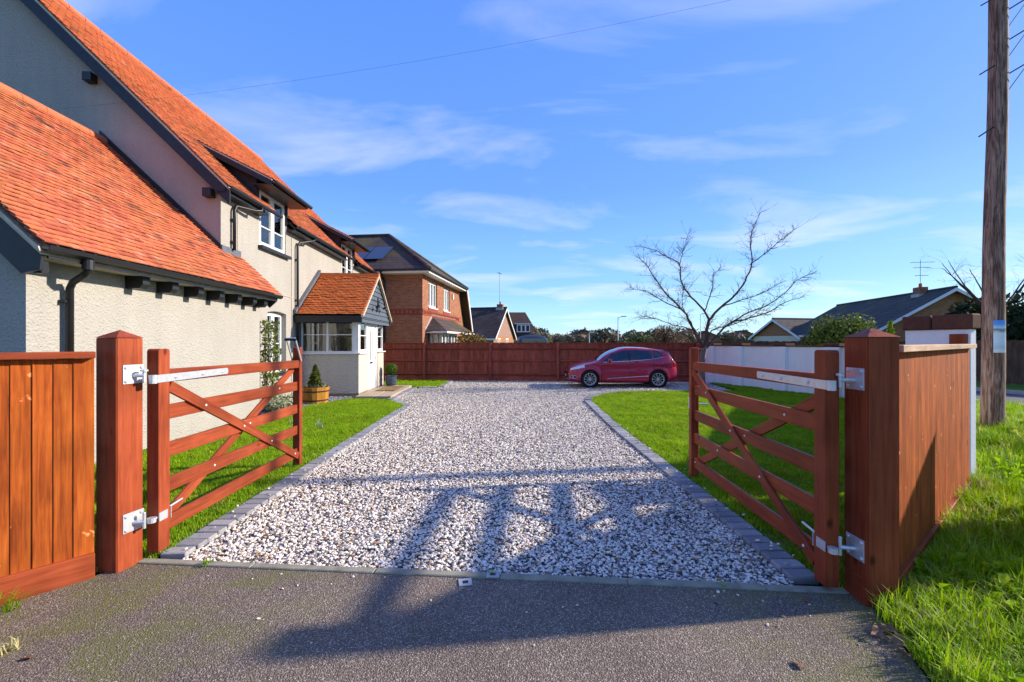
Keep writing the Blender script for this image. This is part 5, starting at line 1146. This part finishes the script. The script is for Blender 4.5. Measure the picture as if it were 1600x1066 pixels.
def brick_house():
    # local +x is the street front direction (towards the drive), local y runs away along the front
    ang = -math.atan(0.121); t = house('brick_house', 'red-brown brick house with hipped roof and solar panel behind the back fence', (-4.46, 22.0, 0), ang)
    FL = 7.6
    wins = [(1.0, 2.55, 3.5, 4.85), (3.85, 5.2, 3.5, 4.85), (1.0, 4.2, .9, 2.2)]
    wall_with_holes('wall', 'brick_dark', t, 'x', 0, .3, 0, FL, 0, 5.18, wins); MB().box(-9, -.3, 0, .3, 0, 5.18).build('wall', 'brick_dark', t); MB().box(-9, -.3, FL-.3, FL, 0, 5.18).box(-9, -8.7, .3, FL-.3, 0, 5.18).build('wall', 'brick_dark', t)
    MB().prism([(FL, 0), (FL+1.7, 0), (FL+1.7, 2.4), (FL, 5.1)], 'x', -.3, 0).build('wall', 'brick_dark', t)
    for z, h in ((3.02, .075), (3.24, .075)): MB().box(-9, .022, -.022, FL+.6, z, z+h).build('string_course', 'brick_red', t)
    for i in range(34): MB().box(.0, .03, i*.225+.03, i*.225+.14, 3.10, 3.235).build('dentil_brick', 'brick_red', t)
    for i in range(18): MB().box(-.2-i*.225-.11, -.2-i*.225, -.03, 0.0, 3.10, 3.235).build('dentil_brick', 'brick_red', t)
    for a0, a1, z0, z1 in wins[:2]:
        w = simple_window(t, 'x', -.08, a0, a1, z0, z1, 3, 1); MB().box(-.06, .05, a0-.05, a1+.05, z0-.06, z0).build('window_sill', 'upvc', t); MB().box(-.2, -.19, a0, a1, z0, z1).build('blind', 'blind', w)
        MB().box(0.0, .03, a0-.06, a1+.06, z0-.22, z0-.062).build('brick_apron', 'brick_red', t)
    # eaves: white fascia, soffit, gutter
    MB().box(.45, .48, -.48, FL+.1, 5.05, 5.24).box(-9, .48, -.48, -.45, 5.05, 5.24).build('fascia', 'upvc', t); MB().box(0, .45, -.45, FL, 5.05, 5.08).box(-9, 0, -.45, 0, 5.05, 5.08).build('soffit', 'upvc', t)
    MB().tube([(.54, -.54, 5.2), (.54, FL+.1, 5.2)], .06, 8).build('gutter', 'gutter', t); MB().tube([(.54, -.54, 5.2), (-9, -.54, 5.2)], .06, 8).build('gutter', 'gutter', t); MB().tube([(-1.95, -.54, 5.15), (-1.95, -.3, 4.9), (-1.95, -.06, 4.75), (-1.95, -.06, 0)], .05, 8).build('downpipe', 'gutter', t)
    # hipped roof
    e0, e1, zt = 5.22, 5.22, 7.95; A, B, C_, D = (.52, -.52, e0), (.52, FL+.35, e0), (-3.3, FL/2, zt), (-9, FL/2, zt)
    quadroof('roof', [A, B, C_], 'roof_brown', t); quadroof('roof', [A, C_, D, (-9.5, -.52, e0)], 'roof_brown', t); quadroof('roof', [B, (.52, FL+2.0, 2.45), (-9.5, FL+2.0, 2.45), (-9.5, FL+.35, e0)], 'roof_brown', t); quadroof('roof', [C_, B, (-9.5, FL+.35, e0), D], 'roof_brown', t)
    for p, q in ((A, C_), (B, C_), (C_, D)): MB().tube([Vector(p)+Vector((0, 0, .03)), Vector(q)+Vector((0, 0, .03))], .11, 8).build('ridge_tile', 'roof_brown', t)
    # verge of the catslide
    MB().prism([(FL+.05, 5.12), (FL+.34, 5.12), (FL+1.98, 2.38), (FL+1.75, 2.38)], 'x', .50, .56).build('bargeboard', 'upvc', t)
    # solar panels on the side slope, seen over the cottage roof
    nA, nC = Vector(A), Vector((-3.3, FL/2, zt)); up = Vector((0, FL/2+.52, zt-e0)).normalized(); nn = Vector((0, -(zt-e0), FL/2+.52)).normalized()
    for i in range(4):
        o = Vector((-2.25-i*1.05, -.52, e0))+up*1.15+nn*.09; m = MB(); a = [o, o+Vector((-1.0, 0, 0)), o+Vector((-1.0, 0, 0))+up*1.75, o+up*1.75]; m.add(a+[p+nn*.04 for p in a], [(0, 1, 2, 3), (4, 5, 6, 7), (0, 1, 5, 4), (1, 2, 6, 5), (2, 3, 7, 6), (3, 0, 4, 7)]); m.build('solar_panel', 'solar', t)
    # bay window and its tiled canopy
    MB().box(0, .7, 1.0, 4.2, 0, .9).build('bay_wall', 'brick_dark', t); window(t, 'x', .72, 1.0, 4.2, .9, 2.15, 5, (), 'window', 1, .08, .07); window(t, 'y', 1.04, .05, .66, .9, 2.15, 1, (), 'window', -1, .08, .06)
    MB().box(.1, .12, 1.1, 4.1, .9, 2.1).build('blind', 'blind', t)
    a, b, c, d = (1.1, .55, 2.24), (1.1, 7.2, 2.24), (.0, 1.75, 3.0), (.0, 6.6, 3.0); quadroof('canopy_roof', [a, b, d, c], 'roof_brown', t, .06); quadroof('canopy_roof', [a, c, (.0, .45, 2.24)], 'roof_brown', t, .06)
    MB().box(1.08, 1.13, .5, 7.25, 2.12, 2.22).box(.0, 1.08, .5, .54, 2.12, 2.22).build('fascia', 'upvc', t); MB().prism([(.0, 1.5), (.9, 2.12), (.98, 2.12), (.0, 1.4)], 'y', 5.4, 5.5).build('canopy_bracket', 'upvc', t)
    MB().prism([(.45, 2.28), (1.6, 3.06), (6.6, 3.06), (6.6, 3.14), (1.55, 3.14), (.38, 2.32)], 'x', .001, .02).build('flashing', 'lead_lt', t)
    MB().box(0.0, .08, 5.75, 5.95, 4.35, 4.65).build('alarm_box', 'upvc', t)
M['lead_lt'] = plain('pale_lead', (0.36, 0.37, 0.38), .6)
brick_house()
def gable_house(name, label, loc, rz, half, length, eave, ridge, wallmat, roofmat, over=.35, chimney=None, verge='upvc', gable_mat=None, wins=(), aerial=None, hip=False):
    """ridge along local y from 0 (gable end facing -y) to length"""
    t = house(name, label, loc, rz); sl = (ridge-eave)/half
    MB().box(-half, half, .0, length, 0, eave).build('wall', wallmat, t); MB().prism([(-half, eave), (half, eave), (0, ridge-.05)], 'y', 0.0, .25).build('gable', gable_mat or wallmat, t)
    if not hip: MB().prism([(-half, eave), (half, eave), (0, ridge-.05)], 'y', length-.25, length).build('gable', gable_mat or wallmat, t)
    ho = half+over; ze = eave-over*sl
    for s in (-1, 1):
        quadroof('roof', [(s*ho, -over, ze), (s*ho, length+over, ze), (0, length-(half if hip else -over), ridge+.05), (0, -over, ridge+.05)], roofmat, t, .08)
        MB().prism([(s*ho, ze-.22), (s*ho, ze), (0, ridge+.02), (0, ridge-.2)], 'y', -over-.03, -over+.02).build('bargeboard', verge, t); MB().box(min(s*ho, s*(ho-.03)), max(s*ho, s*(ho-.03)), -over, length+over, ze-.2, ze-.02).build('fascia', verge, t)
    if hip: quadroof('roof', [(-ho, length+over, ze), (ho, length+over, ze), (0, length-half, ridge+.05)], roofmat, t, .08)
    MB().tube([(0, -over, ridge+.07), (0, length-(half if hip else -over), ridge+.07)], .1, 8).build('ridge_tile', roofmat, t)
    for a0, a1, z0, z1, cols in wins:
        w = window(t, 'y', -.01, a0, a1, z0, z1, cols, (), 'window', -1, .05, .07)
    if chimney:
        x, y, s, h = chimney; c = MB().box(x-s, x+s, y-s*1.3, y+s*1.3, ridge-abs(x)*sl-.4, ridge+h).build('chimney', 'brick_dark', t); MB().lathe([(.11, 0), (.1, .3)], 8, (x, y, ridge+h)).build('chimney_pot', 'ptile', c); MB().box(x-s-.08, x+s+.08, y-s*1.3-.08, y+s*1.3+.08, ridge-abs(x)*sl-.25, ridge-abs(x)*sl+.06).build('flashing', 'lead_lt', c)
    if aerial:
        x, y, z, hh, arms = aerial; m = MB().tube([(x, y, z), (x, y, z+hh)], .015, 5)
        for dz, l in arms:
            m.tube([(x-l*.4, y, z+dz), (x+l*.6, y, z+dz)], .014, 4)
            for k in range(5): q = x-l*.35+k*l*.2; m.tube([(q, y-.15, z+dz), (q, y+.15, z+dz)], .009, 4)
        m.build('aerial', 'iron', t)
    return t
# bungalow with the pinkish gable; gable looks towards the drive
t = gable_house('gabled_bungalow', 'small house with pinkish gable and dark pantile roof beyond the brick house', (-0.85, 50.0, 0), R(75), 4.3, 9.5, 2.45, 5.55, 'brick_orange', 'roof_pan', .3, (0, .5, .26, .45), gable_mat='brick_pink', wins=((-2.6, -1.5, 1.1, 2.2, 2), (.6, 1.7, 1.1, 2.2, 2)), aerial=(0, .6, 6.2, 3.4, ((3.3, 1.4),))) if False else None
M['roof_pan'] = rooftile_mat('dark_pantiles', (0.075, 0.052, 0.046), (0.05, 0.036, 0.034), .34, .24, (.2, .18, .14), .25)
gable_house('gabled_house', 'small house with pinkish gable and dark pantile roof beyond the brick house', (-0.85, 50.0, 0), R(75), 4.1, 9.5, 2.3, 5.5, 'brick_orange', 'roof_pan', .3, (0, .5, .26, .45), gable_mat='brick_pink', wins=((-2.6, -1.5, 1.05, 2.1, 2), (.6, 1.7, 1.05, 2.1, 2)), aerial=(0, .6, 6.2, 3.4, ((3.3, 1.4),)))
t = house('dormer_house', 'brown roofed house with one white dormer window beyond the pinkish gable', (0.5, 66, 0), 0)
MB().box(-4, 3.1, 0, 8, 0, 3.0).build('wall', 'brick_dark', t); quadroof('roof', [(-5, -.5, 2.7), (3.5, -.5, 2.7), (1.6, 4, 6.4), (-4, 4, 6.4)], 'roof_far', t); quadroof('roof', [(3.5, -.5, 2.7), (3.5, 8.5, 2.7), (1.6, 4, 6.4)], 'roof_far', t); quadroof('roof', [(-5, 8.5, 2.7), (3.5, 8.5, 2.7), (1.6, 4, 6.4), (-4, 4, 6.4)], 'roof_far', t)
MB().box(.1, 2.3, -.35, 2.4, 2.9, 4.35).build('dormer', 'roof_far', t); window(t, 'y', -.36, .2, 2.2, 3.15, 4.3, 3, (), 'window', -1, .05, .1); MB().box(-.1, 2.5, -.5, 2.5, 4.36, 4.46).build('dormer_roof', 'upvc', t)
# bungalow over the white wall, gable towards the verge
t = gable_house('roadside_bungalow', 'orange-brown brick bungalow with mossy grey roof and chimney beyond the wall', (30.7, 30.9, 0), -math.atan2(2.6, 13.3), 4.6, 14.5, 2.65, 5.4, 'brick_orange', 'roof_grey', .5, (-.3, 2.5, .28, .4), verge='upvc', aerial=(-.3, 2.5, 5.8, 2.1, ((1.9, 1.6), (1.5, 1.2), (.9, .9))))
gable_house('gabled_garage', 'low bungalow with white-edged small gable and dark roof beyond the wall', (27.4, 46.0, 0), R(-77), 3.0, 7.5, 2.3, 4.05, 'cream', 'roof_grey', .35, gable_mat='brick_orange')
M['rf'] = M['roof_far']
# far roofs over the back fence
far = [(21.0, 128, 6.5, 11, 2.6, 5.3, 8, 'tall brown hipped roof of a far house left of the street lamp'), (9.0, 140, 6.0, 9, 2.2, 4.4, -10, 'low brown roof of a far house right of the black vehicle'), (40, 135, 6, 12, 2.4, 4.8, 5, 'brown far house roof behind the tall street lamp'), (55, 125, 6, 11, 2.4, 4.8, -8, 'brown far house roof behind the bare tree trunk'), (69, 130, 6, 11, 2.5, 5.0, 10, 'brown far house roof right of the bare tree trunk')]
for x, y, hf, ln, ev, ri, rz, lab in far: gable_house('hipped_house', lab, (x, y, 0), R(rz), hf, ln, ev, ri, 'brick_dark', 'roof_far', .3, hip=True, verge='roof_far', wins=((-2, -.8, 1, 2.1, 2), (.8, 2, 1, 2.1, 2)))

# dark van beyond the fence, only its roof shows
hatchback('parked_people_carrier', 'black vehicle parked beyond the back fence, only its rounded roof showing', (0.85, 27.5, 0), R(90), 'vanpaint' if 'vanpaint' in M else 'trim', 'car', 1.0) if False else None
def van():
    t = thing('parked_van', 'glossy black vehicle beyond the back fence with only its rounded roof showing', 'van', (1.12, 25.0, 0))
    prof = [(-.92, .35), (-.95, .8), (-.93, 1.15), (-.86, 1.6), (-.76, 1.9), (-.6, 2.0), (-.3, 2.045), (0, 2.055), (.3, 2.045), (.6, 2.0), (.76, 1.9), (.86, 1.6), (.93, 1.15), (.95, .8), (.92, .35)]
    m = MB(); st = [(-2.3, .5), (-2.28, .8), (-2.1, .97), (-1.5, 1), (1.0, 1), (1.6, .86), (2.0, .6), (2.4, .5), (2.45, .4)]; n = len(prof)
    for y, k in st:
        for x, z in prof: m.v.append((x*(.9+.1*k), -y, .35+(z-.35)*k)); m.c.append(.5)
    for i in range(len(st)-1):
        for j in range(n-1): m.f.append((i*n+j, i*n+j+1, (i+1)*n+j+1, (i+1)*n+j))
    m.f += [tuple(range(n)), tuple((len(st)-1)*n+j for j in range(n))]
    m.build('body', 'blackpaint', t, smooth=True)
    MB().prism([(-.7, 1.3), (.7, 1.3), (.6, 1.85), (-.6, 1.85)], 'y', -2.46, -2.44).build('windscreen', 'carglass', t)
    for x in (-.96, .96):
        for y in (-1.5, 1.5): MB().lathe([(.2, -.1), (.34, -.1), (.34, .1), (.2, .1)], 18, (x*.9, y, .34), 'x').build('wheel', 'tyre', t)
M['blackpaint'] = plain('black_car_paint', (.006, .006, .007), .3, 0, .3, .1); van()

# ------------------------------------------------------------------ street lamps, far hedge, boards over the road
def street_lamp(label, x, y, h, arm):
    t = thing('street_lamp', label, 'street lamp', (x, y, 0), 0, 'street lamps'); MB().tube([(0, 0, 0), (0, 0, 1.2), (0, 0, h)], [.1, .07, .05], 8).build('column', 'galv', t)
    MB().tube([(0, 0, h-.05), (arm, 0, h+.12)], .035, 6).build('arm', 'galv', t); MB().box(arm-.1, arm+.55, -.13, .13, h+.06, h+.18).build('lantern', 'upvc' if arm < .3 else 'galv', t, .02)
street_lamp('tall street lamp standing left of the bare tree', 13.2, 55, 4.75, .5); street_lamp('short pale lamp column beyond the back fence', 10.5, 60, 2.9, .1); street_lamp('street lamp column behind the bare tree trunk', 32, 75, 6.4, .4); 
def far_boards():
    a, b = road_pt(5.7, -14), road_pt(5.7, 26); d = Vector(b)-Vector(a); L = d.length
    t = thing('boundary_fence', 'weathered brown board fence across the road behind the pole', 'fence', (a[0], a[1], 0), math.atan2(d.y, d.x))
    bd = MB().box(0, .145, 0, .02, .1, 1.72).mesh('board', 'old_z'); 
    for i in range(int(L/.15)): link('board', bd, t, Matrix.Translation((i*.15, random.uniform(-.006, .006), random.uniform(-.03, .02))))
    for z in (.4, 1.4): MB().box(0, L, -.05, -.001, z, z+.08).build('rail', 'old_x', t)
far_boards()
bush('laurel_bush', 'big rounded yellow-green bush rising over the white wall', (14.9, 20.2, 0), (1.75, 1.4, 1.62), 9000, .12, 'leaf_bush', seed=21, lobes=12)
bush('lime_conifer', 'small bright lime conifer peeking over the white wall by the post', (10.8, 12.6, 0.0), (.28, .28, 1.12), 900, .09, 'leaf_lime', 'conifer', shape='cone', seed=22)
for i, (x, y, rx, h, lab) in enumerate(((23.5, 19.5, 2.2, 2.3, 'dark evergreen hedge tree right of the telegraph pole at the picture edge'), (27.5, 25.5, 2.4, 2.2, 'dark evergreen shrub left of the telegraph pole under the gable'), (29.0, 22.5, 2.6, 2.2, 'dark evergreen hedge tree hidden mostly behind the telegraph pole'), (25.0, 16.0, 2.5, 2.6, 'dark evergreen hedge tree beyond the right picture edge'))):
    bush('evergreen', lab, (x, y, 0), (rx, 2.0, h), 4200, .2, 'leaf_dark', 'tree', 'dark evergreens across the road', seed=30+i, lobes=10)
bush('autumn_shrub', 'rounded orange-green shrub over the back fence by the brick house', (-2.15, 24.5, 0), (1.25, 1.0, 1.32), 2200, .11, 'leaf_autumn', 'shrub', seed=40, lobes=9)
for i, (x, y, rx, h, mt, lab) in enumerate(((5.55, 22.5, 1.0, .98, 'leaf_fargreen', 'olive green shrub just over the back fence behind the car'), (7.0, 24, 1.3, 1.05, 'leaf_dark', 'dark green shrub over the back fence left of the weeping shrub'), (9.6, 23.5, 1.5, 1.1, 'leaf_dark', 'dark shrub over the back fence behind the bare tree trunk'), (1.95, 30, 1.2, 1.35, 'leaf_far', 'grey-green shrub right of the black vehicle roof'))):
    bush('garden_shrub', lab, (x, y, 0), (rx, .9, h), 1500, .12, mt, 'shrub', 'shrubs beyond the back fence', seed=50+i)
# weeping shrub whose thin brown stems hang over the fence
def weeping():
    t = thing('weeping_shrub', 'tawny weeping shrub hanging over the back fence beside the bare tree', 'shrub', (6.75, 19.45, 0)); r = random.Random(5); m = MB(); lv = MB()
    m.tube([(0, 0, 0), (0, 0, 1.6)], [.06, .04], 6)
    for k in range(150):
        a = r.uniform(0, 6.28); l = r.uniform(.4, 1.15); h = r.uniform(1.75, 2.45); y = .55*math.sin(a)*l-.25
        pts = [(0, 0, 1.5), (l*.35*math.cos(a), y*.4, h), (l*.8*math.cos(a), y*.8, h-.15), (l*1.1*math.cos(a), y, h-.6-r.random()*.4)]; m.tube(pts, [.010, .007, .005, .003], 3, False)
        for q in range(8):
            p = Vector(pts[1]).lerp(Vector(pts[3]), r.random())+Vector((r.gauss(0, .08), r.gauss(0, .08), r.gauss(0, .08))); s = .035; d = Vector((r.gauss(0, 1), r.gauss(0, 1), r.gauss(0, 1))).normalized(); e = d.orthogonal().normalized(); lv.add([p-d*s*1.4, p+e*s*.5, p+d*s*1.4, p-e*s*.5], [(0, 1, 2, 3)], r.random())
    m.build('stem', 'stemtan', t, recalc=False); lv.build('foliage', 'leaf_brown', t, recalc=False)
M['stemtan'] = plain('tan_stem', (.16, .105, .05), .9); weeping()
# belt of far trees closing the view
def tree_line():
    r = random.Random(77); i = 0
    for k in range(64):
        a = R(-14+k*1.05); 
        d = r.uniform(118, 190); x, y = d*math.sin(a), d*math.cos(a); h = r.uniform(4.2, 6.3); w = r.uniform(3.5, 6.5)
        if k % 9 == 4: h *= 1.25
        mt = ['leaf_far', 'leaf_far', 'leaf_fargreen'][k % 3]
        t = thing('skyline_tree', 'distant tree in the dull brown-green belt on the skyline', 'tree', (x, y, 0), r.uniform(0, 6), 'trees on the skyline'); m = crown_mb((w, w, h*.45), 420, .75, 6, seed=100+k); m.v = [(q[0], q[1], q[2]+h*.55) for q in m.v]; m.build('crown', mt, t, recalc=False); MB().tube([(0, 0, 0), (0, 0, h*.7)], [.3, .1], 5).build('trunk', 'bark_dark', t)
tree_line()
# bare winter tree behind the pole at the right
def side_tree(label, loc, seed, h):
    r = random.Random(seed); limbs = [([(0, 0, 0), (.05, h*.25, 0), (0, h*.45, .05)], .16, .12, True)]
    for k in range(9):
        a = k*0.7+r.random(); x, y = math.cos(a), math.sin(a); l = r.uniform(1.6, 2.8); limbs.append(([(0, h*.42, .02), (x*l*.35, h*.62, y*l*.35), (x*l*.75, h*.8, y*l*.7), (x*l, h*r.uniform(.88, 1.05), y*l)], .07, .012, False))
    return bare_tree('bare_tree', label, loc, limbs, 12, seed, twig=.8)
side_tree('bare winter tree with dark twigs behind the telegraph pole', (26.3, 24.0, 0), 8, 6.4); side_tree('bare winter tree at the right picture edge above the dark hedge', (29.5, 20.5, 0), 9, 6.8)

# ------------------------------------------------------------------ small things on the ground
def small():
    lf = MB().add([(0, 0, 0), (.025, .018, .008), (.055, .012, .003), (.075, 0, .012), (.055, -.014, .006), (.025, -.02, .01)], [(0, 1, 2, 3, 4, 5)], .5).mesh('fallen_leaf', 'leaf_dead', recalc=False)
    st = MB()
    pts = []
    for k in range(10): a = 2*math.pi*k/10; q = .05 if k % 2 == 0 else .022; pts.append((q*math.cos(a), q*math.sin(a)*.9, .006+.008*(k % 3)))
    st.add(pts, [tuple(range(10))], .8); st = st.mesh('fallen_leaf', 'leaf_dead', recalc=False)
    r = random.Random(4)
    for i in range(26):
        s = r.random(); x = 2.02+.25*s+r.gauss(.12, .12); y = 2.1+.6*s+r.gauss(-.05, .12); o = link('fallen_leaf', st if i % 3 else lf); o.location = (x, y, .02+r.random()*.03); o.rotation_euler = (r.uniform(-.4, .4), r.uniform(-.4, .4), r.uniform(0, 6)); o.scale = (r.uniform(.7, 1.3),)*3; tag(o, 'dry brown leaf lying at the tarmac edge by the verge', 'leaf', 'fallen leaves along the verge edge')
    for lab, x, y in (('curled dry leaf on the tarmac near the left road corner', -2.48, 2.30), ('small dry leaf alone on the tarmac before the right gate', 1.48, 2.22), ('pale leaf scrap at the foot of the right gate', 1.88, 2.86)):
        o = link('fallen_leaf', lf); o.location = (x, y, .012); o.rotation_euler = (.3, .2, r.uniform(0, 6)); tag(o, lab, 'leaf')
    for lab, x, y, sz, n in (('clump of green weeds at the foot of the left fence', -3.12, 2.72, .11, 40), ('small weed tuft growing through the tarmac at left', -2.68, 2.36, .06, 22), ('yellowish grass tuft in the tarmac at the picture bottom', -.98, 1.98, .07, 26), ('little weed growing at the threshold edging by the left gate', -2.25, 3.27, .05, 24), ('little weed at the threshold edging beside the right gate', 1.42, 2.98, .035, 18), ('little weed by the metal keep plates at the threshold', -.15, 3.13, .035, 18)):
        t = thing('weed_tuft', lab, 'weed', (x, y, 0)); me = tufts(n, sz*.6, sz*1.1, .008, 1.0, 1)[0]; me.materials.append(M['verge_blade']); link('leaves', me, t)
    for lab, x, y, a in (('square metal gate keep plate on the tarmac side of the threshold', -.32, 3.03, .2), ('square metal gate keep plate set in the threshold edging', -.135, 3.115, 0)):
        t = thing('keep_plate', lab, 'gate keep', (x, y, .003 if y < 3.08 else .013), a); m = MB(); 
        for b in ((-.045, .045, -.045, -.02), (-.045, .045, .02, .045), (-.045, -.02, -.02, .02), (.02, .045, -.02, .02)): m.box(*b, 0, .004)
        m.build('plate', 'lead_lt', t); MB().lathe([(.02, .001), (.017, .003)], 10).build('socket', 'iron', t)
    for i in range(34):
        o = link('stray_stone', peb[i % 6]); o.location = (r.uniform(-2.2, 2.0), 0, .004); u = (o.location.x+2.8)/5.02; o.location.y = 3.325-.4*u-.05-abs(r.gauss(0, .22)) if i < 26 else r.uniform(2.0, 2.8); o.rotation_euler = (r.uniform(0, .5), 0, r.uniform(0, 6)); o.scale = (r.uniform(.012, .024),)*3; tag(o, 'stray pale pebble from the drive lying on the tarmac', 'pebble', 'stray pebbles on the tarmac')
    # broad leaved ivy at the verge corner
    t = thing('ivy_patch', 'low broad-leaved ivy at the corner of verge and tarmac', 'ivy', (2.30, 2.18, 0)); m = MB(); 
    for k in range(70):
        c = Vector((r.gauss(.05, .2), r.gauss(0, .16), r.uniform(.015, .06))); n = Vector((r.gauss(0, .4), r.gauss(0, .4), 1)).normalized(); a = n.orthogonal().normalized(); a.rotate(Quaternion(n, r.uniform(0, 6))); b = n.cross(a); s = r.uniform(.015, .03); q = [c+a*s*math.cos(w)*z+b*s*math.sin(w)*z for w, z in zip([i*6.283/10 for i in range(10)], [1.25, .8, 1.1, .8, 1.0, .55, 1.0, .8, 1.1, .8])]; m.add(q, [tuple(range(10))], r.random())
    m.build('leaves', 'leaf_ivy', t, recalc=False)
small()
